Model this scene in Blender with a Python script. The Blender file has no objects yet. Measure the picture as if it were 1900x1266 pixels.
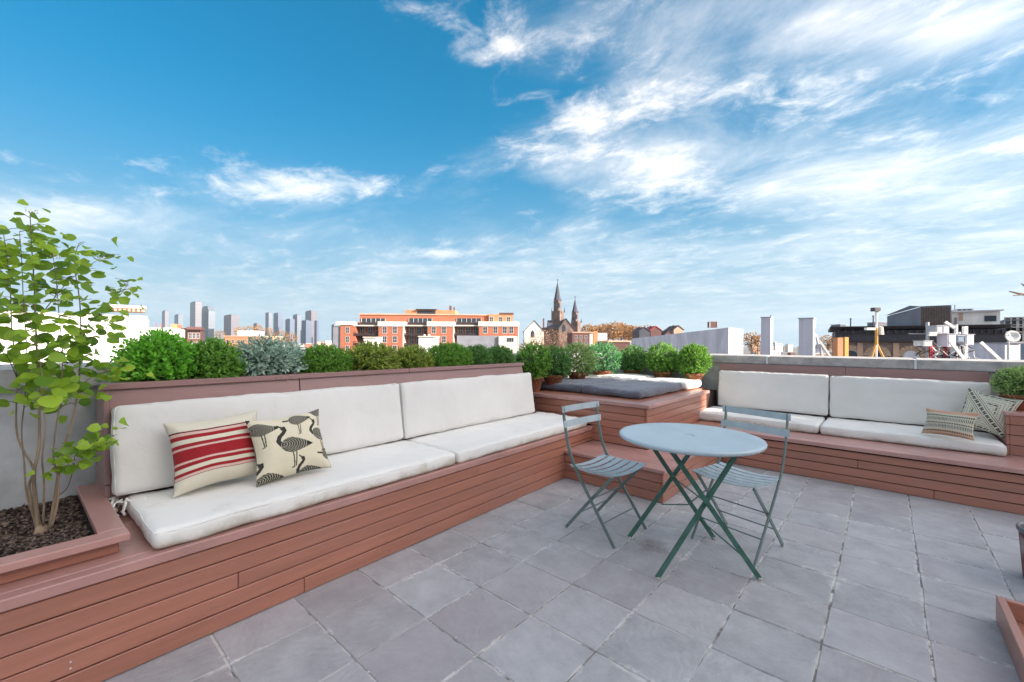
import bpy, bmesh, math, random
import numpy as np
from mathutils import Vector, Matrix, noise as mnoise

random.seed(7)
rng = np.random.default_rng(11)
scene = bpy.context.scene
COL = scene.collection
R = math.radians

# ------------------------------------------------------------------ camera
EYE = 1.30
FPX, YAW, PITCH, ROLL = 781.0, R(41.7), R(0.28), R(0.40)
def camera_axes():
    cy, sy = math.cos(YAW), math.sin(YAW)
    f = np.array([-sy*math.cos(PITCH), cy*math.cos(PITCH), math.sin(PITCH)])
    r = np.array([cy, sy, 0.0]); u = np.cross(r, f)
    return (math.cos(ROLL)*r+math.sin(ROLL)*u, -math.sin(ROLL)*r+math.cos(ROLL)*u, f)
AX_R, AX_U, AX_F = camera_axes()
cam = bpy.data.cameras.new('camera')
cam.sensor_width = 36.0
cam.lens = 36.0*FPX/1900.0
cam.clip_start = 0.05; cam.clip_end = 20000
cam_ob = bpy.data.objects.new('camera', cam); COL.objects.link(cam_ob)
m3 = Matrix((tuple(AX_R), tuple(AX_U), tuple(-AX_F))).transposed()
cam_ob.matrix_world = Matrix.Translation((0, 0, EYE)) @ m3.to_4x4()
scene.camera = cam_ob

# ------------------------------------------------------------------ light
SUN_AZ, SUN_EL = R(14.5), R(22.0)          # azimuth measured from +X towards +Y
sun_dir = Vector((math.cos(SUN_AZ)*math.cos(SUN_EL), math.sin(SUN_AZ)*math.cos(SUN_EL), math.sin(SUN_EL)))
sl = bpy.data.lights.new('sun', 'SUN'); sl.energy = 5.0; sl.angle = R(0.5); sl.color = (1.0, 0.90, 0.78)
sun = bpy.data.objects.new('sun', sl); COL.objects.link(sun)
sun.rotation_euler = (-sun_dir).to_track_quat('-Z', 'Y').to_euler()
sun.location = (20, 5, 20)

scene.view_settings.view_transform = 'Standard'
scene.view_settings.look = 'None'
scene.view_settings.gamma = 1.0
scene.view_settings.use_curve_mapping = False
scene.view_settings.exposure = 1.28

world = bpy.data.worlds.new('World'); scene.world = world; world.use_nodes = True
world.cycles.sampling_method = 'MANUAL'; world.cycles.sample_map_resolution = 512
def build_world():
    nt = world.node_tree; nt.nodes.clear()
    N = nt.nodes.new; L = nt.links.new
    out = N('ShaderNodeOutputWorld'); bg = N('ShaderNodeBackground'); L(bg.outputs[0], out.inputs[0])
    bg.inputs[1].default_value = 0.12
    def math_(op, a, b=None, c=None, clamp=False):
        n = N('ShaderNodeMath'); n.operation = op; n.use_clamp = clamp
        for i, v in enumerate((a, b, c)):
            if v is None: continue
            if isinstance(v, (int, float)): n.inputs[i].default_value = v
            else: L(v, n.inputs[i])
        return n.outputs[0]
    sky = N('ShaderNodeTexSky'); sky.sky_type = 'NISHITA'; sky.sun_disc = False
    sky.sun_elevation = SUN_EL; sky.sun_rotation = R(90)-SUN_AZ
    sky.altitude = 0; sky.air_density = 1.0; sky.dust_density = 2.0; sky.ozone_density = 3.0
    tint = N('ShaderNodeMix'); tint.data_type = 'RGBA'; tint.blend_type = 'MULTIPLY'; 
    gd = N('ShaderNodeTexCoord'); dt = N('ShaderNodeVectorMath'); dt.operation = 'DOT_PRODUCT'; L(gd.outputs['Generated'], dt.inputs[0]); dt.inputs[1].default_value = tuple(sun_dir)
    tf = N('ShaderNodeMapRange'); tf.interpolation_type = 'SMOOTHSTEP'; L(dt.outputs['Value'], tf.inputs[0])
    tf.inputs[1].default_value = 0.30; tf.inputs[2].default_value = 0.85; tf.inputs[3].default_value = 1.0; tf.inputs[4].default_value = 0.0
    L(tf.outputs[0], tint.inputs[0])
    L(sky.outputs[0], tint.inputs[6]); tint.inputs[7].default_value = (0.0, 0.48, 0.62, 1)
    tc = N('ShaderNodeTexCoord')
    sep = N('ShaderNodeSeparateXYZ'); L(tc.outputs['Generated'], sep.inputs[0])
    zc = math_('MAXIMUM', sep.outputs[2], 0.0)
    # lighter azure lower down, pale air towards the horizon
    z2 = math_('MULTIPLY', zc, zc)
    az = N('ShaderNodeMix'); az.data_type = 'RGBA'; L(math_('ADD', math_('MULTIPLY', math_('POWER', 2.718, math_('MULTIPLY', z2, -5.5)), 0.66), 0.20), az.inputs[0])
    L(tint.outputs[2], az.inputs[6]); az.inputs[7].default_value = (0.02, 1.28, 2.38, 1)
    hz = math_('POWER', 2.718, math_('MULTIPLY', z2, -18.0))
    pale = N('ShaderNodeMix'); pale.data_type = 'RGBA'; L(math_('MULTIPLY', hz, 0.90), pale.inputs[0])
    L(az.outputs[2], pale.inputs[6]); pale.inputs[7].default_value = (2.0, 2.65, 3.05, 1)
    den = math_('ADD', zc, 0.13)
    cx = math_('DIVIDE', sep.outputs[0], den); cyy = math_('DIVIDE', sep.outputs[1], den)
    comb = N('ShaderNodeCombineXYZ'); L(cx, comb.inputs[0]); L(cyy, comb.inputs[1])
    def mapping(rot, sc, loc):
        mp = N('ShaderNodeMapping'); L(comb.outputs[0], mp.inputs[0])
        mp.inputs['Rotation'].default_value = (0, 0, R(rot)); mp.inputs['Scale'].default_value = sc; mp.inputs['Location'].default_value = loc
        return mp.outputs[0]
    def fbm(vec, scale, detail, rough, dist):
        n = N('ShaderNodeTexNoise'); n.noise_dimensions = '3D'; L(vec, n.inputs['Vector'])
        n.inputs['Scale'].default_value = scale; n.inputs['Detail'].default_value = detail
        n.inputs['Roughness'].default_value = rough; n.inputs['Distortion'].default_value = dist
        return n.outputs[0]
    v1 = mapping(-30, (0.75, 1.05, 1.0), (3.1, 1.7, 0.0))
    v2 = mapping(-18, (0.8, 1.0, 1.0), (9.1, 4.2, 2.0))
    big = fbm(v1, 0.6, 3, 0.5, 0.4)
    mid = fbm(v1, 1.7, 11, 0.66, 0.45)
    fine = fbm(v2, 6.5, 12, 0.66, 0.35)
    # banks thicken or thin cloud in view; unseen sky kept denser to brighten terrace
    def cp(x, y):
        e = (x-950)/FPX*AX_R-(y-633)/FPX*AX_U+AX_F; e = e/np.linalg.norm(e)
        return np.array([e[0], e[1]])/(max(e[2], 0)+0.13)
    def bank(px, py, sx, sy, amp):
        c = cp(px, py); a = cp(px+sx, py)-c; b = cp(px, py-sy)-c
        Mi = np.linalg.inv(np.array([a, b]).T)
        dx = math_('SUBTRACT', cx, float(c[0])); dy = math_('SUBTRACT', cyy, float(c[1]))
        u = math_('ADD', math_('MULTIPLY', dx, float(Mi[0, 0])), math_('MULTIPLY', dy, float(Mi[0, 1])))
        v = math_('ADD', math_('MULTIPLY', dx, float(Mi[1, 0])), math_('MULTIPLY', dy, float(Mi[1, 1])))
        r2 = math_('ADD', math_('MULTIPLY', u, u), math_('MULTIPLY', v, v))
        return math_('MULTIPLY', math_('POWER', 2.718, math_('MULTIPLY', r2, -1.0)), amp)
    def total(banks):
        tot = None
        for b_ in banks:
            o = bank(*b_); tot = o if tot is None else math_('ADD', tot, o)
        return tot
    t1 = total(BANKS_VEIL); t2 = total(BANKS_PUFF)
    def ramp(v, lo, hi, top):
        mr = N('ShaderNodeMapRange'); mr.interpolation_type = 'SMOOTHSTEP'; L(v, mr.inputs[0])
        mr.inputs[1].default_value = lo; mr.inputs[2].default_value = hi; mr.inputs[3].default_value = 0; mr.inputs[4].default_value = top
        return mr.outputs[0]
    veil = ramp(math_('ADD', math_('ADD', math_('MULTIPLY', mid, 0.75), math_('MULTIPLY', big, 0.45)), t1), 0.34, 0.96, 0.66)
    puff = ramp(math_('ADD', math_('ADD', math_('MULTIPLY', fine, 0.95), math_('MULTIPLY', mid, 0.38)), t2), 0.58, 1.06, 0.72)
    low = N('ShaderNodeMapRange'); L(sep.outputs[2], low.inputs[0])
    low.inputs[1].default_value = 0.0; low.inputs[2].default_value = 0.40; low.inputs[3].default_value = 0.06; low.inputs[4].default_value = 1.0
    cl = math_('MULTIPLY', math_('SUBTRACT', 1.0, math_('MULTIPLY', math_('SUBTRACT', 1.0, veil), math_('SUBTRACT', 1.0, puff))), low.outputs[0])
    # thin cloud scatters sunlight forward, so it is brighter towards the sun
    gg = 0.60
    ph = math_('DIVIDE', 1-gg*gg, math_('POWER', math_('SUBTRACT', 1+gg*gg, math_('MULTIPLY', dt.outputs['Value'], 2*gg)), 1.5))
    ph = math_('ADD', math_('MULTIPLY', ph, 0.38), 0.78)
    cc = N('ShaderNodeVectorMath'); cc.operation = 'SCALE'; cc.inputs[0].default_value = CLOUD[:3]; L(ph, cc.inputs['Scale'])
    mix = N('ShaderNodeMix'); mix.data_type = 'RGBA'
    L(cl, mix.inputs[0]); L(pale.outputs[2], mix.inputs[6]); L(cc.outputs[0], mix.inputs[7])
    L(mix.outputs[2], bg.inputs[0])
CLOUD = (8.3, 7.35, 6.5, 1)
BANKS_VEIL = [(800, 300, 900, 380, -0.36), (1300, 300, 340, 130, 0.21), (1720, 330, 300, 200, 0.06), (1060, 320, 200, 60, 0.16), (1620, 50, 300, 60, 0.14),
              (540, 350, 190, 50, 0.26), (100, 410, 300, 50, 0.28), (560, 490, 330, 50, -0.12), (950, 80, 130, 70, 0.10), (-80, 60, 420, 260, -0.45),
              (170, 120, 520, 210, -0.60)]
BANKS_PUFF = [(800, 300, 900, 380, -0.22), (540, 345, 185, 44, 0.38), (1240, 340, 130, 70, 0.26), (1230, 190, 270, 60, 0.15), (930, 75, 130, 70, 0.30), (780, 20, 70, 30, 0.16),
              (1010, 290, 150, 60, 0.18), (80, 400, 170, 30, 0.24), (820, 470, 60, 12, 0.3), (290, 215, 50, 14, 0.22), (1700, 260, 260, 90, 0.06), (1100, 210, 120, 60, 0.14), (1450, 200, 140, 50, 0.12),
              (150, 120, 500, 170, -0.40), (-80, 60, 420, 260, -0.3), (600, 130, 160, 90, -0.12)]
build_world()

scene.render.engine = 'CYCLES'
scene.cycles.max_bounces = 6; scene.cycles.diffuse_bounces = 4; scene.cycles.glossy_bounces = 3
scene.cycles.transmission_bounces = 4; scene.cycles.sample_clamp_indirect = 8

# ------------------------------------------------------------------ helpers
def ray(px, py): return (px-950)/FPX*AX_R-(py-633)/FPX*AX_U+AX_F
def at_depth(px, py, w):            # the point at a given distance in front of the terrace
    return np.array([0, 0, EYE])+ray(px, py)*w
# the left bench stands a little askew to the paving
SKEW = R(1.75); LO = Vector((-2.215, 0, 0))
def from_left(lx, ly, z=0.0):
    c, s = math.cos(SKEW), math.sin(SKEW)
    return Vector((LO.x+c*lx-s*ly, LO.y+s*lx+c*ly, z))

def tag(o, label=None, cat=None, group=None, kind=None):
    if label: o['label'] = label
    if cat: o['category'] = cat
    if group: o['group'] = group
    if kind: o['kind'] = kind
    return o
def empty(name, loc=(0, 0, 0), rz=0.0, label=None, cat=None, group=None):
    o = bpy.data.objects.new(name, None); COL.objects.link(o)
    o.empty_display_size = 0.1
    o.location = loc; o.rotation_euler = (0, 0, rz)
    return tag(o, label, cat, group)
def link_mesh(name, me, mats, parent=None, loc=None, rot=None):
    o = bpy.data.objects.new(name, me); COL.objects.link(o)
    if mats is not None and len(me.materials) == 0:
        for m in (mats if isinstance(mats, (list, tuple)) else [mats]): me.materials.append(m)
    if parent is not None: o.parent = parent
    if loc is not None: o.location = loc
    if rot is not None: o.rotation_euler = rot
    return o

class MB:
    def __init__(self): self.v = []; self.f = []; self.mi = []; self.cur = 0
    def add(self, vs, fs):
        n = len(self.v); self.v += [tuple(map(float, p)) for p in vs]
        for f in fs: self.f.append(tuple(i+n for i in f)); self.mi.append(self.cur)
        return self
    def mat(self, i): self.cur = i; return self
    def box(self, x0, x1, y0, y1, z0, z1):
        v = [(x0,y0,z0),(x1,y0,z0),(x1,y1,z0),(x0,y1,z0),(x0,y0,z1),(x1,y0,z1),(x1,y1,z1),(x0,y1,z1)]
        return self.add(v, [(0,3,2,1),(4,5,6,7),(0,1,5,4),(1,2,6,5),(2,3,7,6),(3,0,4,7)])
    def hexa(self, v):
        return self.add(v, [(0,3,2,1),(4,5,6,7),(0,1,5,4),(1,2,6,5),(2,3,7,6),(3,0,4,7)])
    def prism(self, pts, y0, y1, axis='y'):
        # outline in two coordinates drawn out along the third
        n = len(pts)
        def mk(p, t): return {'y': (p[0], t, p[1]), 'x': (t, p[0], p[1]), 'z': (p[0], p[1], t)}[axis]
        v = [mk(p, y0) for p in pts]+[mk(p, y1) for p in pts]
        f = [tuple(range(n)), tuple(range(2*n-1, n-1, -1))]
        for i in range(n):
            j = (i+1) % n; f.append((i, i+n, j+n, j))
        return self.add(v, f)
    def tube(self, path, rad, seg=6, caps=True, flat=None):
        # round bar along a path; flat=(a,b,dir) gives a rectangular bar
        path = [Vector(p) for p in path]; n = len(path)
        rads = rad if isinstance(rad, (list, tuple)) else [rad]*n
        base = len(self.v); rings = []
        t0 = (path[1]-path[0]).normalized()
        ref = Vector((0, 0, 1)) if abs(t0.z) < 0.9 else Vector((1, 0, 0))
        nrm = t0.cross(ref).normalized()
        for i, p in enumerate(path):
            t = (path[min(i+1, n-1)]-path[max(i-1, 0)]).normalized()
            if flat:
                nrm = Vector(flat[2]); nrm = (nrm-t*nrm.dot(t)).normalized()
            else:
                nrm = (nrm-t*nrm.dot(t)).normalized()
            b = t.cross(nrm)
            if flat:
                a_, b_ = flat[0]/2, flat[1]/2
                ring = [p+nrm*sx*a_+b*sy*b_ for sx, sy in ((-1,-1),(1,-1),(1,1),(-1,1))]
            else:
                ring = [p+(nrm*math.cos(2*math.pi*k/seg)+b*math.sin(2*math.pi*k/seg))*rads[i] for k in range(seg)]
            rings.append(ring)
        s = 4 if flat else seg
        vs = [q for r_ in rings for q in r_]; fs = []
        for i in range(n-1):
            for k in range(s):
                k2 = (k+1) % s; fs.append((i*s+k, i*s+k2, (i+1)*s+k2, (i+1)*s+k))
        if caps: fs += [tuple(range(s-1, -1, -1)), tuple((n-1)*s+k for k in range(s))]
        return self.add(vs, fs)
    def lathe(self, prof, seg=24, cx=0, cy=0, caps=False):
        vs = [(cx+r_*math.cos(2*math.pi*k/seg), cy+r_*math.sin(2*math.pi*k/seg), z) for r_, z in prof for k in range(seg)]
        fs = []
        for i in range(len(prof)-1):
            for k in range(seg):
                k2 = (k+1) % seg; fs.append((i*seg+k, i*seg+k2, (i+1)*seg+k2, (i+1)*seg+k))
        if caps: fs += [tuple(range(seg-1, -1, -1)), tuple((len(prof)-1)*seg+k for k in range(seg))]
        return self.add(vs, fs)
    def mesh(self, name, mats=None, smooth=False):
        me = bpy.data.meshes.new(name); me.from_pydata(self.v, [], self.f)
        if mats is not None:
            for m in (mats if isinstance(mats, (list, tuple)) else [mats]): me.materials.append(m)
            if any(self.mi): me.polygons.foreach_set('material_index', self.mi)
        if smooth: me.polygons.foreach_set('use_smooth', [True]*len(me.polygons))
        me.update(); return me
    def build(self, name, mats, parent=None, loc=None, rot=None, smooth=False, fix=True):
        me = self.mesh(name, mats, smooth)
        if fix:
            bm = bmesh.new(); bm.from_mesh(me); bmesh.ops.recalc_face_normals(bm, faces=bm.faces); bm.to_mesh(me); bm.free()
        return link_mesh(name, me, None, parent, loc, rot)

def chamfer_box(x0, x1, y0, y1, z0, z1, b):
    bm = bmesh.new(); bmesh.ops.create_cube(bm, size=1.0)
    for v in bm.verts:
        v.co = Vector((x0+(v.co.x+.5)*(x1-x0), y0+(v.co.y+.5)*(y1-y0), z0+(v.co.z+.5)*(z1-z0)))
    bmesh.ops.bevel(bm, geom=list(bm.edges), offset=b, segments=1, affect='EDGES', profile=0.5)
    me = bpy.data.meshes.new('board'); bm.to_mesh(me); bm.free(); return me
def board(name, box, mat, parent, b=0.0025, loc=None, rot=None):
    me = chamfer_box(*box, b); me.name = name; me.materials.append(mat)
    return link_mesh(name, me, None, parent, loc, rot)

# ------------------------------------------------------------------ materials
def new_mat(name):
    m = bpy.data.materials.new(name); m.use_nodes = True
    nt = m.node_tree; p = nt.nodes['Principled BSDF']
    return m, nt, p
def n_(nt, t, **kw):
    n = nt.nodes.new(t)
    for k, v in kw.items():
        if k in n.inputs: n.inputs[k].default_value = v
        else: setattr(n, k, v)
    return n
def surf(name, col, rough=0.6, var=0.15, scale=6.0, bump=0.15, bscale=40.0, spec=0.5, rand=0.0, col2=None, stretch=None, bdist=0.004, metal=0.0, coord='Object', detail=5, thr=(0.35, 0.65)):
    """colour broken up by noise, a fine relief, and a tone that differs from piece to piece"""
    m, nt, p = new_mat(name); L = nt.links.new
    tc = n_(nt, 'ShaderNodeTexCoord'); vec = tc.outputs[coord]
    if rand:
        oi = n_(nt, 'ShaderNodeObjectInfo')
        ad = n_(nt, 'ShaderNodeVectorMath', operation='ADD'); sc = n_(nt, 'ShaderNodeVectorMath', operation='SCALE')
        cb = n_(nt, 'ShaderNodeCombineXYZ'); L(oi.outputs['Random'], cb.inputs[0]); L(oi.outputs['Random'], cb.inputs[1]); L(oi.outputs['Random'], cb.inputs[2])
        L(cb.outputs[0], sc.inputs[0]); sc.inputs['Scale'].default_value = 37.0
        L(vec, ad.inputs[0]); L(sc.outputs[0], ad.inputs[1]); vec = ad.outputs[0]
    if stretch:
        mp = n_(nt, 'ShaderNodeMapping'); mp.inputs['Scale'].default_value = stretch; L(vec, mp.inputs[0]); vec = mp.outputs[0]
    nz = n_(nt, 'ShaderNodeTexNoise', Scale=scale, Detail=detail, Roughness=0.6); L(vec, nz.inputs['Vector'])
    mr = n_(nt, 'ShaderNodeMapRange'); L(nz.outputs[0], mr.inputs[0]); mr.inputs[1].default_value = thr[0]; mr.inputs[2].default_value = thr[1]
    mx = n_(nt, 'ShaderNodeMix', data_type='RGBA'); L(mr.outputs[0], mx.inputs[0])
    c2 = col2 or tuple(c*(1+var) for c in col); c1 = col if col2 else tuple(c*(1-var) for c in col)
    mx.inputs[6].default_value = (*c1, 1); mx.inputs[7].default_value = (*c2, 1)
    last = mx.outputs[2]
    if rand:
        hv = n_(nt, 'ShaderNodeHueSaturation'); L(last, hv.inputs['Color'])
        r2 = n_(nt, 'ShaderNodeMapRange'); L(oi.outputs['Random'], r2.inputs[0]); r2.inputs[3].default_value = 1-rand; r2.inputs[4].default_value = 1+rand
        L(r2.outputs[0], hv.inputs['Value']); last = hv.outputs[0]
    L(last, p.inputs['Base Color'])
    p.inputs['Roughness'].default_value = rough; p.inputs['Specular IOR Level'].default_value = spec; p.inputs['Metallic'].default_value = metal
    if bump:
        bn = n_(nt, 'ShaderNodeTexNoise', Scale=bscale, Detail=4, Roughness=0.6); L(vec, bn.inputs['Vector'])
        bp = n_(nt, 'ShaderNodeBump', Strength=bump, Distance=bdist); L(bn.outputs[0], bp.inputs['Height']); L(bp.outputs[0], p.inputs['Normal'])
    return m

M = {}
M['deck'] = surf('deck_paint', (0.375, 0.150, 0.098), rough=0.45, var=0.09, scale=3.0, bump=0.30, bscale=14, rand=0.10, stretch=(.7, .7, 9), bdist=0.003, spec=0.5)
M['deck_top'] = surf('skylit_deck_paint', (0.45, 0.235, 0.205), rough=0.45, var=0.12, scale=3.0, bump=0.30, bscale=14, rand=0.06, bdist=0.003, spec=0.5)  # upward boards: lilac skylight put into a paler paint colour
def wear_deck(m):
    nt = m.node_tree; p = nt.nodes['Principled BSDF']; L = nt.links.new
    src = p.inputs['Base Color'].links[0].from_socket
    geo = n_(nt, 'ShaderNodeNewGeometry')
    n1 = n_(nt, 'ShaderNodeTexNoise', Scale=2.6, Detail=9.0, Roughness=0.72); L(geo.outputs['Position'], n1.inputs['Vector'])
    r1 = n_(nt, 'ShaderNodeMapRange'); L(n1.outputs[0], r1.inputs[0]); r1.inputs[1].default_value = .52; r1.inputs[2].default_value = .78; r1.inputs[4].default_value = .5
    m1 = n_(nt, 'ShaderNodeMix', data_type='RGBA'); L(r1.outputs[0], m1.inputs[0]); L(src, m1.inputs[6]); m1.inputs[7].default_value = (.30, .17, .14, 1)
    n2 = n_(nt, 'ShaderNodeTexNoise', Scale=34.0, Detail=4.0, Roughness=0.6); L(geo.outputs['Position'], n2.inputs['Vector'])
    r2 = n_(nt, 'ShaderNodeMapRange'); L(n2.outputs[0], r2.inputs[0]); r2.inputs[1].default_value = .70; r2.inputs[2].default_value = .78; r2.inputs[4].default_value = .55
    m2 = n_(nt, 'ShaderNodeMix', data_type='RGBA'); L(r2.outputs[0], m2.inputs[0]); L(m1.outputs[2], m2.inputs[6]); m2.inputs[7].default_value = (.14, .06, .05, 1)
    L(m2.outputs[2], p.inputs['Base Color'])
    p.inputs['Coat Weight'].default_value = .55; p.inputs['Coat Roughness'].default_value = .28
    rr_ = n_(nt, 'ShaderNodeMapRange'); L(n1.outputs[0], rr_.inputs[0]); rr_.inputs[3].default_value = .34; rr_.inputs[4].default_value = .58; L(rr_.outputs[0], p.inputs['Roughness'])
M['panel'] = surf('mauve_panel_paint', (0.29, 0.155, 0.145), rough=0.45, var=0.10, scale=3.0, bump=0.2, bscale=14, rand=0.04, stretch=(.7, .7, 6), bdist=0.003, spec=0.5)
wear_deck(M['deck']); wear_deck(M['deck_top']); wear_deck(M['panel'])
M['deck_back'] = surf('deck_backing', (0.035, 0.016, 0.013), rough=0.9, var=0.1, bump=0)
M['concrete'] = surf('parapet_concrete', (0.50, 0.50, 0.51), rough=0.9, var=0.2, scale=5, bump=0.5, bscale=60, detail=8, bdist=0.006)
M['coping'] = surf('coping_stone', (0.40, 0.38, 0.37), rough=0.85, var=0.22, scale=9, bump=0.5, bscale=50, rand=0.06, detail=8, bdist=0.005)
M['caulk'] = surf('caulk', (0.62, 0.63, 0.66), rough=0.8, var=0.1)
M['terracotta'] = surf('terracotta', (0.27, 0.085, 0.045), rough=0.8, var=0.18, scale=14, bump=0.3, rand=0.12)
M['soil'] = surf('soil', (0.028, 0.020, 0.017), rough=0.95, var=0.5, scale=30, bump=0.8, bscale=50, bdist=0.01)
M['seat_metal'] = surf('grey_green_metal', (0.40, 0.475, 0.51), rough=0.36, var=0.1, scale=14, bump=0.05, rand=0.05)  # slats lightened: sky reflection on their tops put into the colour
M['chair_metal'] = surf('chair_leg_metal', (0.125, 0.175, 0.165), rough=0.42, var=0.15, scale=20, bump=0.05)
M['table_metal'] = surf('table_top_metal', (0.42, 0.51, 0.56), rough=0.36, var=0.07, scale=5, bump=0.04, detail=8)
M['green_metal'] = surf('dark_green_metal', (0.042, 0.120, 0.092), rough=0.4, var=0.2, scale=20, bump=0.05)
M['foot'] = surf('pale_foot_cap', (0.5, 0.48, 0.45), rough=0.7)
M['bark'] = surf('smooth_bark', (0.27, 0.19, 0.125), rough=0.8, var=0.35, scale=22, bump=0.5, bscale=60, stretch=(1, 1, .25), detail=6)
M['twig'] = surf('twig_bark', (0.13, 0.085, 0.06), rough=0.85, var=0.3, scale=30, bump=0.2)

def fabric(name, col, stain=(0.42, 0.36, 0.26), amount=0.5, h=0.1, sheen=0.15):
    m, nt, p = new_mat(name); L = nt.links.new
    tc = n_(nt, 'ShaderNodeTexCoord'); oi = n_(nt, 'ShaderNodeObjectInfo')
    sc = n_(nt, 'ShaderNodeVectorMath', operation='ADD'); cb = n_(nt, 'ShaderNodeMath', operation='MULTIPLY'); cb.inputs[1].default_value = 23.0
    L(oi.outputs['Random'], cb.inputs[0]); cc = n_(nt, 'ShaderNodeCombineXYZ'); L(cb.outputs[0], cc.inputs[0]); L(cb.outputs[0], cc.inputs[1])
    L(tc.outputs['Object'], sc.inputs[0]); L(cc.outputs[0], sc.inputs[1])
    n1 = n_(nt, 'ShaderNodeTexNoise', Scale=5.0, Detail=8.0, Roughness=0.65); L(sc.outputs[0], n1.inputs['Vector'])
    sep = n_(nt, 'ShaderNodeSeparateXYZ'); L(tc.outputs['Object'], sep.inputs[0])
    lo = n_(nt, 'ShaderNodeMapRange'); L(sep.outputs[2], lo.inputs[0]); lo.inputs[1].default_value = h*0.75; lo.inputs[2].default_value = -0.01
    lo.inputs[3].default_value = 0.0; lo.inputs[4].default_value = 0.36
    ad = n_(nt, 'ShaderNodeMath', operation='ADD'); L(n1.outputs[0], ad.inputs[0]); L(lo.outputs[0], ad.inputs[1])
    mr = n_(nt, 'ShaderNodeMapRange'); mr.interpolation_type = 'SMOOTHSTEP'; L(ad.outputs[0], mr.inputs[0]); mr.inputs[1].default_value = 0.55; mr.inputs[2].default_value = 0.95
    mr.inputs[4].default_value = amount
    mx = n_(nt, 'ShaderNodeMix', data_type='RGBA'); L(mr.outputs[0], mx.inputs[0]); mx.inputs[6].default_value = (*col, 1); mx.inputs[7].default_value = (*stain, 1)
    n3 = n_(nt, 'ShaderNodeTexNoise', Scale=2.2, Detail=4.0); L(sc.outputs[0], n3.inputs['Vector'])
    hv = n_(nt, 'ShaderNodeHueSaturation'); r2 = n_(nt, 'ShaderNodeMapRange'); L(n3.outputs[0], r2.inputs[0]); r2.inputs[1].default_value = .3; r2.inputs[2].default_value = .7; r2.inputs[3].default_value = .93; r2.inputs[4].default_value = 1.03
    L(mx.outputs[2], hv.inputs['Color']); L(r2.outputs[0], hv.inputs['Value']); L(hv.outputs[0], p.inputs['Base Color'])
    p.inputs['Roughness'].default_value = 0.95; p.inputs['Specular IOR Level'].default_value = 0.2; p.inputs['Sheen Weight'].default_value = sheen
    bn = n_(nt, 'ShaderNodeTexNoise', Scale=900.0, Detail=2.0); L(tc.outputs['Object'], bn.inputs['Vector'])
    wn = n_(nt, 'ShaderNodeTexNoise', Scale=14.0, Detail=3.0, Distortion=1.2); L(sc.outputs[0], wn.inputs['Vector'])
    b1 = n_(nt, 'ShaderNodeBump', Strength=0.22, Distance=0.0009); L(bn.outputs[0], b1.inputs['Height'])
    b2 = n_(nt, 'ShaderNodeBump', Strength=0.25, Distance=0.008); L(wn.outputs[0], b2.inputs['Height']); L(b1.outputs[0], b2.inputs['Normal']); L(b2.outputs[0], p.inputs['Normal'])
    return m
M['canvas'] = fabric('off_white_canvas', (0.80, 0.775, 0.735), amount=0.9, h=0.10)
M['canvas_back'] = fabric('off_white_canvas_back', (0.72, 0.70, 0.67), amount=0.10, h=0.16)
M['grey_canvas'] = fabric('slate_canvas', (0.130, 0.140, 0.180), stain=(0.10, 0.09, 0.10), amount=0.6, h=0.10, sheen=0.3)

def printed(name):
    m, nt, p = new_mat(name); L = nt.links.new
    a = n_(nt, 'ShaderNodeVertexColor'); a.layer_name = 'print'
    L(a.outputs[0], p.inputs['Base Color']); p.inputs['Roughness'].default_value = 0.95; p.inputs['Specular IOR Level'].default_value = 0.15
    p.inputs['Sheen Weight'].default_value = 0.1
    tc = n_(nt, 'ShaderNodeTexCoord'); bn = n_(nt, 'ShaderNodeTexNoise', Scale=700.0, Detail=2.0); L(tc.outputs['Object'], bn.inputs['Vector'])
    b1 = n_(nt, 'ShaderNodeBump', Strength=0.3, Distance=0.001); L(bn.outputs[0], b1.inputs['Height']); L(b1.outputs[0], p.inputs['Normal'])
    return m
M['print'] = printed('printed_linen')

def foliage(name, dark, light, rough=0.5, trans=0.35):
    """leaf colour comes from each leaf's own tone"""
    m, nt, p = new_mat(name); L = nt.links.new
    a = n_(nt, 'ShaderNodeAttribute'); a.attribute_name = 'tone'
    mx = n_(nt, 'ShaderNodeMix', data_type='RGBA'); L(a.outputs['Fac'], mx.inputs[0]); mx.inputs[6].default_value = (*dark, 1); mx.inputs[7].default_value = (*light, 1)
    L(mx.outputs[2], p.inputs['Base Color']); p.inputs['Roughness'].default_value = rough; p.inputs['Specular IOR Level'].default_value = 0.4
    tr = n_(nt, 'ShaderNodeBsdfTranslucent'); hv = n_(nt, 'ShaderNodeHueSaturation'); hv.inputs['Hue'].default_value = 0.485; hv.inputs['Value'].default_value = 1.3
    L(mx.outputs[2], hv.inputs['Color']); L(hv.outputs[0], tr.inputs[0])
    ms = n_(nt, 'ShaderNodeMixShader'); ms.inputs[0].default_value = trans
    L(p.outputs[0], ms.inputs[1]); L(tr.outputs[0], ms.inputs[2]); L(ms.outputs[0], nt.nodes['Material Output'].inputs[0])
    return m

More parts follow.
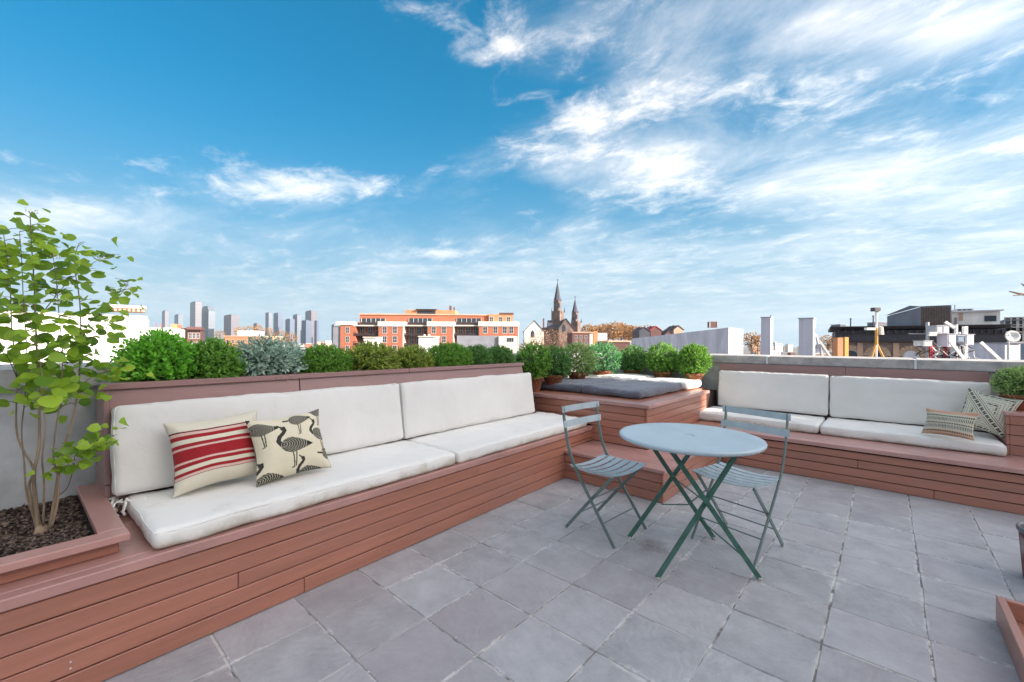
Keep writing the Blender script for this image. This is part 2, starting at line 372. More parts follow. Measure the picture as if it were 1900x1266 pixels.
def paver_material():
    m, nt, p = new_mat('slate_textured_paver'); L = nt.links.new
    geo = n_(nt, 'ShaderNodeNewGeometry'); oi = n_(nt, 'ShaderNodeObjectInfo')
    off = n_(nt, 'ShaderNodeMath', operation='MULTIPLY'); L(oi.outputs['Random'], off.inputs[0]); off.inputs[1].default_value = 71.0
    cc = n_(nt, 'ShaderNodeCombineXYZ'); L(off.outputs[0], cc.inputs[2])
    ad = n_(nt, 'ShaderNodeVectorMath', operation='ADD'); L(geo.outputs['Position'], ad.inputs[0]); L(cc.outputs[0], ad.inputs[1])
    vec = ad.outputs[0]
    # tone of the stone: lilac grey to blue grey, patchy
    n1 = n_(nt, 'ShaderNodeTexNoise', Scale=5.0, Detail=12.0, Roughness=0.72); L(vec, n1.inputs['Vector'])
    mx = n_(nt, 'ShaderNodeMix', data_type='RGBA'); mr = n_(nt, 'ShaderNodeMapRange'); L(n1.outputs[0], mr.inputs[0]); mr.inputs[1].default_value = .32; mr.inputs[2].default_value = .68
    L(mr.outputs[0], mx.inputs[0]); mx.inputs[6].default_value = (0.305, 0.302, 0.315, 1); mx.inputs[7].default_value = (0.465, 0.465, 0.475, 1)
    lil = n_(nt, 'ShaderNodeMix', data_type='RGBA'); r3 = n_(nt, 'ShaderNodeMapRange'); L(oi.outputs['Random'], r3.inputs[0]); r3.inputs[3].default_value = 0.0; r3.inputs[4].default_value = 0.55
    big = n_(nt, 'ShaderNodeTexNoise', Scale=0.55, Detail=3.0); L(geo.outputs['Position'], big.inputs['Vector'])
    bm_ = n_(nt, 'ShaderNodeMapRange'); L(big.outputs[0], bm_.inputs[0]); bm_.inputs[1].default_value = .4; bm_.inputs[2].default_value = .62
    ml = n_(nt, 'ShaderNodeMath', operation='MULTIPLY'); L(r3.outputs[0], ml.inputs[0]); L(bm_.outputs[0], ml.inputs[1])
    L(ml.outputs[0], lil.inputs[0]); L(mx.outputs[2], lil.inputs[6]); lil.inputs[7].default_value = (0.37, 0.31, 0.325, 1)
    hv = n_(nt, 'ShaderNodeHueSaturation'); L(lil.outputs[2], hv.inputs['Color'])
    mul = n_(nt, 'ShaderNodeMath', operation='MULTIPLY'); mul.inputs[1].default_value = 5.37; L(oi.outputs['Random'], mul.inputs[0])
    fr = n_(nt, 'ShaderNodeMath', operation='FRACT'); L(mul.outputs[0], fr.inputs[0])
    r4 = n_(nt, 'ShaderNodeMapRange'); L(fr.outputs[0], r4.inputs[0]); r4.inputs[3].default_value = .92; r4.inputs[4].default_value = 1.08; L(r4.outputs[0], hv.inputs['Value'])
    # lime bloom: a pale crust that has crept out of some joints
    sep = n_(nt, 'ShaderNodeSeparateXYZ'); L(geo.outputs['Position'], sep.inputs[0])
    def edge(out, o0):
        a = n_(nt, 'ShaderNodeMath', operation='SUBTRACT'); L(out, a.inputs[0]); a.inputs[1].default_value = o0
        b = n_(nt, 'ShaderNodeMath', operation='DIVIDE'); L(a.outputs[0], b.inputs[0]); b.inputs[1].default_value = 0.3522
        f = n_(nt, 'ShaderNodeMath', operation='PINGPONG'); L(b.outputs[0], f.inputs[0]); f.inputs[1].default_value = 0.5
        return f.outputs[0]
    mn = n_(nt, 'ShaderNodeMath', operation='MINIMUM'); L(edge(sep.outputs[0], -1.9736), mn.inputs[0]); L(edge(sep.outputs[1], 0.5167), mn.inputs[1])
    n2 = n_(nt, 'ShaderNodeTexNoise', Scale=2.3, Detail=6.0, Roughness=0.7); L(geo.outputs['Position'], n2.inputs['Vector'])
    wd = n_(nt, 'ShaderNodeMapRange'); L(n2.outputs[0], wd.inputs[0]); wd.inputs[1].default_value = .50; wd.inputs[2].default_value = .70; wd.inputs[3].default_value = 0.006; wd.inputs[4].default_value = 0.15
    dv = n_(nt, 'ShaderNodeMath', operation='DIVIDE'); L(mn.outputs[0], dv.inputs[0]); L(wd.outputs[0], dv.inputs[1])
    ef = n_(nt, 'ShaderNodeMapRange'); L(dv.outputs[0], ef.inputs[0]); ef.inputs[1].default_value = 0.1; ef.inputs[2].default_value = 1.0; ef.inputs[3].default_value = 0.85; ef.inputs[4].default_value = 0.0
    n4 = n_(nt, 'ShaderNodeTexNoise', Scale=26.0, Detail=5.0); L(geo.outputs['Position'], n4.inputs['Vector'])
    e4 = n_(nt, 'ShaderNodeMapRange'); L(n4.outputs[0], e4.inputs[0]); e4.inputs[1].default_value = .38; e4.inputs[2].default_value = .62
    em = n_(nt, 'ShaderNodeMath', operation='MULTIPLY'); L(ef.outputs[0], em.inputs[0]); L(e4.outputs[0], em.inputs[1])
    wx = n_(nt, 'ShaderNodeMix', data_type='RGBA'); L(em.outputs[0], wx.inputs[0]); L(hv.outputs[0], wx.inputs[6]); wx.inputs[7].default_value = (0.66, 0.645, 0.635, 1)
    # small dark droppings and scuffs
    n5 = n_(nt, 'ShaderNodeTexNoise', Scale=7.0, Detail=7.0, Roughness=0.75); L(vec, n5.inputs['Vector'])
    e5 = n_(nt, 'ShaderNodeMapRange'); L(n5.outputs[0], e5.inputs[0]); e5.inputs[1].default_value = .68; e5.inputs[2].default_value = .80; e5.inputs[4].default_value = 0.5
    dx = n_(nt, 'ShaderNodeMix', data_type='RGBA'); L(e5.outputs[0], dx.inputs[0]); L(wx.outputs[2], dx.inputs[6]); dx.inputs[7].default_value = (0.12, 0.11, 0.11, 1)
    # rusty water mark by the table's foot
    ds = n_(nt, 'ShaderNodeVectorMath', operation='DISTANCE'); wob_ = n_(nt, 'ShaderNodeTexNoise', Scale=9.0, Detail=4.0); L(geo.outputs['Position'], wob_.inputs['Vector'])
    L(geo.outputs['Position'], ds.inputs[0]); ds.inputs[1].default_value = (-1.13, 2.63, 0)
    wa = n_(nt, 'ShaderNodeMath', operation='MULTIPLY_ADD'); L(wob_.outputs[0], wa.inputs[0]); wa.inputs[1].default_value = .28; L(ds.outputs['Value'], wa.inputs[2])
    e6 = n_(nt, 'ShaderNodeMapRange'); L(wa.outputs[0], e6.inputs[0]); e6.inputs[1].default_value = .17; e6.inputs[2].default_value = .25; e6.inputs[3].default_value = .55; e6.inputs[4].default_value = 0.0
    rx_ = n_(nt, 'ShaderNodeMix', data_type='RGBA'); L(e6.outputs[0], rx_.inputs[0]); L(dx.outputs[2], rx_.inputs[6]); rx_.inputs[7].default_value = (0.17, 0.13, 0.12, 1)
    dx = rx_
    L(dx.outputs[2], p.inputs['Base Color']); p.inputs['Roughness'].default_value = 0.62; p.inputs['Specular IOR Level'].default_value = 0.4
    # swirled, trowelled relief
    rot = n_(nt, 'ShaderNodeVectorRotate', rotation_type='Z_AXIS'); L(vec, rot.inputs['Vector']); ra = n_(nt, 'ShaderNodeMath', operation='MULTIPLY'); L(oi.outputs['Random'], ra.inputs[0]); ra.inputs[1].default_value = 44.0; L(ra.outputs[0], rot.inputs['Angle'])
    wv = n_(nt, 'ShaderNodeTexWave', Scale=7.0, Distortion=14.0, Detail=4.0); wv.inputs['Detail Scale'].default_value = 0.9; L(rot.outputs[0], wv.inputs['Vector'])
    bn = n_(nt, 'ShaderNodeTexNoise', Scale=60.0, Detail=6.0, Roughness=0.7); L(vec, bn.inputs['Vector'])
    b1 = n_(nt, 'ShaderNodeBump', Strength=0.22, Distance=0.004); L(wv.outputs[0], b1.inputs['Height'])
    b2 = n_(nt, 'ShaderNodeBump', Strength=0.55, Distance=0.006); L(bn.outputs[0], b2.inputs['Height']); L(b1.outputs[0], b2.inputs['Normal']); L(b2.outputs[0], p.inputs['Normal'])
    return m
M['paver'] = paver_material()
M['joint'] = surf('joint_mortar', (0.20, 0.185, 0.175), rough=0.95, col2=(0.60, 0.57, 0.54), scale=9, bump=0.8, bscale=120, coord='Object', detail=7, thr=(0.42, 0.54))

# ------------------------------------------------------------------ terrace floor: bed of mortar and single pavers
PX0, PY0, PS = -1.9736, 0.5167, 0.3522
fl = MB(); fl.box(-3.6, 1.75, -3.6, 6.9, -0.40, -0.0045)
floor = fl.build('floor', M['joint']); tag(floor, kind='structure')
def paver_mesh(k):
    rr = random.Random(k)
    h = PS/2-0.0035
    bm = bmesh.new()
    n = 5; ring = []
    for s in range(4):
        for i in range(n):
            t = -h+2*h*i/n
            j = rr.uniform(-0.0016, 0.0012)
            a = (t, -h-j) if s == 0 else (h+j, t) if s == 1 else (-t, h+j) if s == 2 else (-h-j, -t)
            ring.append(a)
    top = [bm.verts.new((x*0.985, y*0.985, 0.0)) for x, y in ring]
    mid = [bm.verts.new((x, y, -0.004)) for x, y in ring]
    bot = [bm.verts.new((x, y, -0.03)) for x, y in ring]
    k_ = len(ring)
    bm.faces.new(top)
    for i in range(k_):
        j = (i+1) % k_
        bm.faces.new((mid[i], mid[j], top[j], top[i])); bm.faces.new((bot[i], bot[j], mid[j], mid[i]))
    me = bpy.data.meshes.new('paver'); bm.to_mesh(me); bm.free(); me.materials.append(M['paver']); return me
pv = [paver_mesh(k) for k in range(5)]
for i in range(-3, 15):
    for j in range(-2, 11):
        x = PX0+(j-0.5)*PS+PS; y = PY0+(i-0.5)*PS+PS
        if y > 5.35 or y < -0.55 or x < -2.65 or x > 1.7: continue
        if y < 1.0-x-1.3 and x < -2.5: continue
        o = link_mesh('paver', random.choice(pv), None, floor)
        o.location = (x+random.gauss(0, .0015), y+random.gauss(0, .0015), random.gauss(0, .0009))
        o.rotation_euler = (random.gauss(0, .0025), random.gauss(0, .0025), random.choice((0, 1, 2, 3))*math.pi/2+random.gauss(0, .004))
# beyond the view the paving goes on as one sheet
MB().box(-3.2, 1.7, -3.55, -0.57, -0.03, -0.001).build('paving_behind', M['paver'], floor)

# crumbs of mortar and grit along the joints
gr = MB(); rr = random.Random(31)
for _ in range(900):
    if rr.random() < .5: x = PX0+PS*rr.randint(-1, 8)+rr.gauss(0, .006); y = rr.uniform(0, 5.0)
    else: y = PY0+PS*rr.randint(-1, 12)+rr.gauss(0, .006); x = rr.uniform(-2.2, 1.0)
    if mnoise.noise(Vector((x*1.3, y*1.3, 5))) < -.02: continue
    l = rr.uniform(.002, .007); a = rr.uniform(0, 6.28); c_, s_ = math.cos(a)*l, math.sin(a)*l; z = rr.uniform(.001, .003)
    gr.add([(x+c_, y+s_, 0), (x-s_*.6, y+c_*.6, 0), (x-c_, y-s_, 0), (x+s_*.6, y-c_*.6, 0), (x, y, z+.001)], [(0, 1, 4), (1, 2, 4), (2, 3, 4), (3, 0, 4)])
tag(gr.build('joint_grit', M['caulk'], floor, fix=False), kind='stuff')

# ------------------------------------------------------------------ parapet walls round the terrace
def parapet(name, label, loc, rz, length, joints, z_in=1.045, z_top=1.150, z_back=1.165, thick=0.40, base=-0.4):
    # local: runs along +x, terrace side is y=0, outside is +y
    root = empty(name, loc, rz, label, 'wall')
    w = MB(); w.box(0, length, 0.05, thick-0.04, base, z_in)
    w.build('wall_body', M['concrete'], root)
    xs = [0]+joints+[length]
    for a, b in zip(xs[:-1], xs[1:]):
        c = MB(); y0, y1 = 0.0, thick
        c.hexa([(a+.008, y0, z_in), (b-.008, y0, z_in), (b-.008, y1, z_in+.01), (a+.008, y1, z_in+.01),
                (a+.008, y0, z_top), (b-.008, y0, z_top), (b-.008, y1, z_back), (a+.008, y1, z_back)])
        o = c.build('coping_stone', M['coping'], root)
        bm = bmesh.new(); bm.from_mesh(o.data); bmesh.ops.bevel(bm, geom=list(bm.edges), offset=0.008, segments=2, affect='EDGES'); bm.to_mesh(o.data); bm.free()
    for j in joints:
        MB().box(j-.012, j+.012, -.003, thick-.02, z_in+.004, z_top+.0015).build('caulk_joint', M['caulk'], root)
    return root
parapet('parapet_wall', 'grey concrete parapet with sunlit pale coping behind the right bench', (-3.86, 6.27, 0), 0, 5.60, [1.9, 2.70, 4.09])
wl = from_left(-1.02, -3.4)
lp = parapet('parapet_wall', 'grey concrete parapet wall behind the leafy tree and long bench', wl, R(90)+SKEW, 9.5, [2.3, 4.6, 7.2])

# ------------------------------------------------------------------ tall block added out of view on the right, sized to shade the terrace
NB_TOP = 2.05+(25+3.0)*math.tan(SUN_EL)/math.cos(SUN_AZ)
NB_Y = 6.27+(25-.9)*math.tan(SUN_AZ)
nb = empty('shading_house', (32, -10, -14), 0, 'unseen tall rendered house sized to shade the terrace, far beyond its right edge', 'house')
M['render_wall'] = surf('pale_render', (0.60, 0.57, 0.54), rough=0.9, var=0.08, scale=2, bump=0.3, bscale=40)
MB().box(-7, 8, -26, NB_Y+10, 0, NB_TOP+14-.35).build('wall', M['render_wall'], nb)
MB().box(-7.15, 8.15, -26.15, NB_Y+10.02, NB_TOP+14-.35, NB_TOP+14).build('coping', M['coping'], nb)

# ------------------------------------------------------------------ long bench on the left
bench = empty('built_in_bench', LO, SKEW, 'long terracotta painted timber bench with slatted front along the left parapet', 'bench')
SEAT = 0.43
rows = [(0.0045, 0.078), (0.084, 0.155), (0.160, 0.228), (0.233, 0.305), (0.311, 0.381)]
cuts = [[-0.9, 0.92, 3.43], [-0.9, 2.9, 3.43], [-0.9, 0.62, 3.43], [-0.9, 3.43], [-0.9, 2.2, 3.43]]
for (z0, z1), cs in zip(rows, cuts):
    for a, b in zip(cs[:-1], cs[1:]):
        dx = random.uniform(-.0015, .0015)
        board('front_board', (-.022+dx, dx, a+.0012, b-.0012, z0, z1), M['deck'], bench)
for z0, z1 in ((.279, .305), (.311, .381)): board('front_board', (-.022, .0, 3.432, 3.93, z0, z1), M['deck'], bench)
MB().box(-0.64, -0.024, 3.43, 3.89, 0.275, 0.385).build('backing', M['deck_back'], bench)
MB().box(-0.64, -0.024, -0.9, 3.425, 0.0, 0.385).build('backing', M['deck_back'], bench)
for z_ in (.128, .105): MB().lathe([(.0, 0), (.0032, 0), (.003, .0010), (0, .0014)], 10).build('screw_plug', M['caulk'], bench, loc=(.0008, .085, z_), rot=(0, R(90), 0))
for a, b in ((-0.9, 2.5), (2.5, 3.9)):
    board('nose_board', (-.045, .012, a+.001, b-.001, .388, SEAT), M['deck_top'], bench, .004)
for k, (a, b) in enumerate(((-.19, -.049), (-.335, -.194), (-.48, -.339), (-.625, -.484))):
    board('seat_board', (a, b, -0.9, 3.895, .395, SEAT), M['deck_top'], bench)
# sloping back panel: two sheets, cap board, end boards; the trough behind it holds the shrubs
def face_x(z): return -0.655-(z-0.43)*0.155
def back_sheet(y0, y1, slant=0.0):
    z0, z1 = 0.43, 1.045
    b = MB(); t = 0.022
    b.hexa([(face_x(z0)-t, y0, z0), (face_x(z0), y0, z0), (face_x(z0), y1+slant*.65, z0), (face_x(z0)-t, y1+slant*.65, z0),
            (face_x(z1)-t, y0, z1), (face_x(z1), y0, z1), (face_x(z1), y1, z1), (face_x(z1)-t, y1, z1)])
    o = b.build('back_panel', M['panel'], bench)
    bm = bmesh.new(); bm.from_mesh(o.data); bmesh.ops.bevel(bm, geom=list(bm.edges), offset=.002, segments=1, affect='EDGES'); bm.to_mesh(o.data); bm.free()
back_sheet(0.262, 1.205); back_sheet(1.211, 3.645, 0.17)
cx1 = face_x(1.05)+0.022
board('cap_board', (cx1-0.085, cx1, 0.232, 2.1, 1.046, 1.079), M['panel'], bench, .004)
board('cap_board', (cx1-0.085, cx1, 2.103, 3.665, 1.046, 1.079), M['panel'], bench, .004)
for z0, z1 in ((0.432, 0.575), (0.580, 0.795), (0.800, 1.044)):
    b = MB()
    b.hexa([(-1.015, 0.242, z0), (face_x(z0)+.004, 0.242, z0), (face_x(z0)+.004, 0.262, z0), (-1.015, 0.262, z0),
            (-1.015, 0.242, z1), (face_x(z1)+.004, 0.242, z1), (face_x(z1)+.004, 0.262, z1), (-1.015, 0.262, z1)])
    b.build('end_board', M['panel'], bench)
MB().box(-1.012, face_x(1.0)-.04, 0.264, 3.60, 0.44, 0.93).build('trough_soil', M['soil'], bench)

# ------------------------------------------------------------------ planter with the tree, on the bench's near end
planter = empty('planter_box', from_left(-.55, -.3, SEAT), SKEW, 'terracotta painted planter box full of bark mulch under the leafy tree', 'planter')
PLO = (-.55, -.3)          # planter root in bench coordinates
def pb(name, x0, x1, y0, y1, z0, z1, m='deck', b=.003):
    return board(name, (x0-PLO[0], x1-PLO[0], y0-PLO[1], y1-PLO[1], z0-SEAT, z1-SEAT), M[m], planter, b)
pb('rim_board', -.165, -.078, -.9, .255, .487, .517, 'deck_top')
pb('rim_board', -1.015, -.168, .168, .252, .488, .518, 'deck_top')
pb('front_board', -.150, -.128, -.9, .228, .4315, .485)
pb('side_board', -1.0, -.152, .206, .228, .4315, .485)
me = MB()
nx, ny = 40, 40
vs = []
for i in range(nx+1):
    for j in range(ny+1):
        x = -1.015+(.865)*i/nx; y = -.9+1.105*j/ny
        vs.append((x-PLO[0], y-PLO[1], .462-SEAT+0.012*mnoise.noise(Vector((x*9, y*9, 0)))+.008*mnoise.noise(Vector((x*30, y*30, 3)))))
me.add(vs, [(i*(ny+1)+j, (i+1)*(ny+1)+j, (i+1)*(ny+1)+j+1, i*(ny+1)+j+1) for i in range(nx) for j in range(ny)])
me.build('mulch_bed', M['soil'], planter)
# bark chips
M['chip'] = surf('bark_chip', (0.045, 0.030, 0.024), rough=0.9, var=0.3, rand=0, scale=60, bump=0, col2=(0.24, 0.17, 0.13), detail=1, thr=(0.42, 0.72))
ch = MB(); rr = random.Random(5)
for _ in range(5200):
    x = rr.uniform(-1.005, -.175); y = rr.uniform(-.35, .160)
    z = .462-SEAT+0.012*mnoise.noise(Vector((x*9, y*9, 0)))+.008*mnoise.noise(Vector((x*30, y*30, 3)))+rr.uniform(.001, .009)
    l, w_ = rr.uniform(.005, .014), rr.uniform(.003, .006)
    rot = Matrix.Rotation(rr.uniform(0, 6.28), 3, 'Z') @ Matrix.Rotation(rr.gauss(0, .5), 3, 'X') @ Matrix.Rotation(rr.gauss(0, .5), 3, 'Y')
    c = Vector((x-PLO[0], y-PLO[1], z))
    q = [c+rot @ Vector(p) for p in ((-l, -w_*.6, 0), (0, -w_, .001), (l, -w_*.3, 0), (l*.8, w_*.6, 0), (-l*.2, w_, .0015), (-l, w_*.4, 0))]
    ch.add(q, [(0, 1, 2, 3, 4, 5)])
tag(ch.build('bark_chips', M['chip'], planter, fix=False), kind='stuff')

# ------------------------------------------------------------------ corner daybed with its step
day = empty('corner_daybed', (-2.6, 5.0, 0), 0, 'raised terracotta timber corner daybed with slatted sides and low step', 'daybed')
DX, DY = -2.6, 5.0
def db(name, x0, x1, y0, y1, z0, z1, m='deck', b=.0025):
    return board(name, (x0-DX, x1-DX, y0-DY, y1-DY, z0, z1), M[m], day, b)
XR = -1.735; YF = 3.925; TOP = 0.71
for k in range(5):
    z0 = .279+k*.0785; z1 = z0+.0735
    d_ = random.uniform(-.001, .001)
    if k < 2: db('front_board', -2.36, XR-.024, YF+d_, YF+.02, z0, z1)
    else: db('front_board', -3.28, XR-.024, YF+d_, YF+.02, z0, z1)
    db('side_board', XR-.02, XR+d_, YF, 5.72, z0, z1)
for k in range(3): db('corner_trim', XR-.0235, XR-.0215, YF, YF+.02, .28, .28) if False else None
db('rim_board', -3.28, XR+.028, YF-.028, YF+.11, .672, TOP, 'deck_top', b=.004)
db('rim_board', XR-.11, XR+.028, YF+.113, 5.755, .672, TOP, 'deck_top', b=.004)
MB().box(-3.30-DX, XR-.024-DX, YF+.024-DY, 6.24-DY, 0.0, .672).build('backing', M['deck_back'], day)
for k in range(8):
    y0 = YF+.115+k*.2625
    x0 = -3.30-(y0-4)*.03
    db('top_board', x0, (XR-.115) if y0+.26 < 5.75 else -1.87, y0, y0+.258, .68, TOP-.004)
for k in range(4):
    z0 = .279+k*.0985; z1 = z0+.0935
    db('side_board', -1.89, -1.872, 5.76, 6.25, z0, z1)
# step
SX, SY, SZ = -1.357, 3.385, 0.275
for k in range(3):
    z0 = .0045+k*.0795; z1 = z0+.0745
    db('step_front_board', -2.335, SX-.021, SY, SY+.019, z0, z1)
    db('step_side_board', SX-.019, SX, SY-.0005, 5.04, z0, z1)
MB().box(-2.33-DX, SX-.023-DX, SY+.022-DY, 5.04-DY, 0.0, .242).build('step_backing', M['deck_back'], day)
for a, b_ in ((SY-.022, SY+.13), (SY+.134, SY+.33), (SY+.334, YF-.002)):
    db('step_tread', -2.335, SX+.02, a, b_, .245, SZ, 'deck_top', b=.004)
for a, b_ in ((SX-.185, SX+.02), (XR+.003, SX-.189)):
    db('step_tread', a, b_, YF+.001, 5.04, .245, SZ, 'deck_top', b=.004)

# ------------------------------------------------------------------ bench under the right parapet
rb = empty('built_in_bench', (-.4, 5.6, 0), 0, 'terracotta painted timber bench with slatted front under the right parapet', 'bench')
BX, BY = -.4, 5.6
def rbx(name, x0, x1, y0, y1, z0, z1, m='deck', b=.0025):
    return board(name, (x0-BX, x1-BX, y0-BY, y1-BY, z0, z1), M[m], rb, b)
RS = 0.36
for (z0, z1), cs in zip(((.0045, .0745), (.082, .157), (.165, .235), (.2425, .306)), ([-1.36, .3, 1.6], [-1.36, 1.6], [-1.36, -.2, 1.6], [-1.36, 1.6])):
    for a, b_ in zip(cs[:-1], cs[1:]):
        rbx('front_board', a+.0012, b_-.0012, 5.045, 5.066, z0, z1)
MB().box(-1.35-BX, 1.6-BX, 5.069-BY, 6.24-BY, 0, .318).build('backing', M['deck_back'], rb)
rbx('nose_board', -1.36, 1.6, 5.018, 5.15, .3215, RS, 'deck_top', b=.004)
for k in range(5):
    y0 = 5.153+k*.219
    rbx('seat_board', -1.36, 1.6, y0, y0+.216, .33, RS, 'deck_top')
rbx('seat_board', -1.868, -1.362, 5.76, 6.24, .33, RS); rbx('seat_board', -1.712, -1.362, 5.05, 5.756, .33, RS)
rbx('back_panel', -1.72, -.36, 6.245, 6.268, RS, 1.043, 'panel'); rbx('back_panel', -.357, .752, 6.245, 6.268, RS, 1.043, 'panel')
# arm box at the right-hand end
for k in range(4):
    z0 = RS+.002+k*.0875; z1 = z0+.0825
    if k == 3: z1 = .70
    rbx('arm_front_board', .797, 1.6, 5.60, 5.62, z0, z1)
    rbx('arm_side_board', .777, .796, 5.60, 6.24, z0, z1)
MB().box(.799-BX, 1.59-BX, 5.623-BY, 6.235-BY, RS, .69).build('arm_backing', M['deck_back'], rb)
for k in range(3):
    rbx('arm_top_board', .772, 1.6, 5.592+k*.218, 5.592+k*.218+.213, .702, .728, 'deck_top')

# ------------------------------------------------------------------ cushions
def cushion_mesh(a, b, c, r, puff=0.012, wob=0.006, seed=0, sag=0.0):
    """box cushion with rounded welts, half sizes a b, thickness c; base at z=0"""
    def axis(h, n):
        inner = np.linspace(-h+r, h-r, n); e = np.array([1, .85, .6, .3])*r
        return np.concatenate([-h+r-e, inner, h-r+e[::-1]])
    X, Y, Z = axis(a, max(6, int(a*70))), axis(b, max(6, int(b*70))), axis(c/2, 3)
    verts = {}; vl = []; faces = []
    def vid(p):
        k = tuple(np.round(p, 6))
        if k not in verts: verts[k] = len(vl); vl.append(k)
        return verts[k]
    for (U, V, mk) in ((X, Y, lambda u, v, s: (u, v, s*c/2)), (X, Z, lambda u, v, s: (u, s*b, v)), (Y, Z, lambda u, v, s: (s*a, u, v))):
        for s in (-1, 1):
            for i in range(len(U)-1):
                for j in range(len(V)-1):
                    q = [vid(mk(U[i], V[j], s)), vid(mk(U[i+1], V[j], s)), vid(mk(U[i+1], V[j+1], s)), vid(mk(U[i], V[j+1], s))]
                    faces.append(tuple(q))
    out = []
    so = Vector((seed*7.3, seed*3.1, seed))
    for p in vl:
        p = np.array(p); q = np.array([np.clip(p[0], -a+r, a-r), np.clip(p[1], -b+r, b-r), np.clip(p[2], -c/2+r, c/2-r)])
        d = p-q; l = np.linalg.norm(d)
        if l > 1e-9: p = q+d/l*r
        u, v = p[0]/a, p[1]/b
        bul = (1-u**4)*(1-v**4)
        p[2] += (puff*bul*(1 if p[2] > 0 else .3)) - sag*(1-u*u)*(1 if p[2] > 0 else 0)
        w = Vector((p[0]*5, p[1]*5, p[2]*5))+so
        eu, ev = (1-abs(u))*a, (1-abs(v))*b
        pk = mnoise.noise(Vector((p[1]*26+seed, p[0]*5, seed)))*math.exp(-eu/.06)+mnoise.noise(Vector((p[0]*26+seed, p[1]*5, seed+9)))*math.exp(-ev/.06)
        cr = mnoise.noise(Vector((p[0]*7+seed*3, p[1]*2.2, seed)))
        p[2] += (.011*pk-.009*max(0, cr-.12)*bul)*(1 if p[2] > 0 else 0)
        nv = mnoise.noise_vector(w)*wob + mnoise.noise_vector(w*3.1)*wob*.45
        p = p+np.array(nv)
        out.append((p[0], p[1], p[2]+c/2))
    me = bpy.data.meshes.new('cushion'); me.from_pydata(out, [], faces)
    bm = bmesh.new(); bm.from_mesh(me); bmesh.ops.recalc_face_normals(bm, faces=bm.faces); bm.to_mesh(me); bm.free()
    me.polygons.foreach_set('use_smooth', [True]*len(me.polygons)); me.update()
    return me
def welt(me, a, b, c, r, ob, mat, seed):
    """thin piping that follows the upper edge"""
    so = Vector((seed*7.3, seed*3.1, seed))
    pts = []
    n = 60
    per = [(a, b), (-a, b), (-a, -b), (a, -b)]
    loop = []
    for k in range(4):
        p, q = per[k], per[(k+1) % 4]
        for t in np.linspace(0, 1, 22, endpoint=False):
            loop.append((p[0]+(q[0]-p[0])*t, p[1]+(q[1]-p[1])*t))
    for zz in (c/2-r*.25,):
        path = []
        for x, y in loop:
            qx, qy, qz = np.clip(x, -a+r, a-r), np.clip(y, -b+r, b-r), c/2-r
            d = np.array([x-qx, y-qy, r*.75]); l = np.linalg.norm(d); d = d/l*r
            p = np.array([qx, qy, qz])+d
            w = Vector((p[0]*5, p[1]*5, p[2]*5))+so
            p = p+np.array(mnoise.noise_vector(w)*0.006+mnoise.noise_vector(w*3.1)*0.0027)
            path.append((p[0], p[1], p[2]+c/2))
        path.append(path[0])
        MB().tube(path, 0.0035, 5, caps=False).build('piping', mat, ob, smooth=True, fix=False)
def cushion(label, size, loc, rot, mat, seed, group, r=0.03, puff=.012, wob=.006, sag=0, name='cushion', pipe=True):
    a, b, c = size
    me = cushion_mesh(a, b, c, r, puff, wob, seed, sag); me.materials.append(mat)
    o = link_mesh(name, me, None, None, loc, rot)
    tag(o, label, 'cushion', group)
    if pipe: welt(me, a, b, c, r, o, mat, seed)
    return o
def left_rot(tilt=0.0): return (0, tilt, SKEW)
G1 = 'white cushions on the long left bench'
def left_seat(y0, y1, label, seed):
    cx = (-.005-.648)/2
    p = from_left(cx, (y0+y1)/2, SEAT+.001)
    return cushion(label, (.3215, (y1-y0)/2, .088), p, (0, 0, SKEW), M['canvas'], seed, G1)
left_seat(0.315, 1.985, 'white seat cushion under the two patterned pillows, nearest the camera', 1)
left_seat(1.995, 3.83, 'white seat cushion at the far end of the left bench, near the daybed', 2)
def leaning(frame_loc, rz, half_len, height, thick, tilt, label, seed, group, axis='left'):
    """back cushion: local x runs up the cushion, y along it, z out of its face"""
    me = cushion_mesh(height/2, half_len, thick, .028, .014, .007, seed); me.materials.append(M['canvas_back'])
    # move origin to the lower back edge
    me.transform(Matrix.Translation((height/2, 0, 0)))
    o = link_mesh('cushion', me, None, None, frame_loc)
    o.rotation_euler = (Matrix.Rotation(rz, 4, 'Z') @ Matrix.Rotation(-math.pi/2+0.0, 4, 'Y') @ Matrix.Rotation(0, 4, 'X')).to_euler()
    return tag(o, label, 'cushion', group)
def place_back(label, p_bottom, up, along, half_len, height, thick, seed, group):
    me = cushion_mesh(height/2, half_len, thick, .03, .016, .008, seed); me.materials.append(M['canvas_back'])
    me.transform(Matrix.Translation((height/2, 0, 0)))
    up = Vector(up).normalized(); along = Vector(along).normalized(); out = up.cross(along).normalized()
    o = link_mesh('cushion', me, None)
    mw = Matrix((up, along, out)).transposed().to_4x4(); mw.translation = Vector(p_bottom)
    o.matrix_world = mw
    tag(o, label, 'cushion', group)
    welt_m = Matrix.Translation((height/2, 0, 0))
    a, b, c, r = height/2, half_len, thick, .03
    before = set(o.children)
    welt(me, a, b, c, r, o, M['canvas_back'], seed)
    for ch_ in o.children: ch_.data.transform(welt_m)
    return o
ca, sa = math.cos(SKEW), math.sin(SKEW)
def ldir(x, y, z): return (ca*x-sa*y, sa*x+ca*y, z)
G2 = 'white back cushions on the long left bench'
def left_back(y0, y1, label, seed):
    # rests on the seat cushion, leans on the panel
    p = from_left(-.660, (y0+y1)/2, .520)
    return place_back(label, p, ldir(-.155, 0, 1), ldir(0, -1, 0), (y1-y0)/2, .448, .095, seed, G2)
lb1 = left_back(.262, 1.945, 'long white back cushion behind the striped and bird pillows', 3)
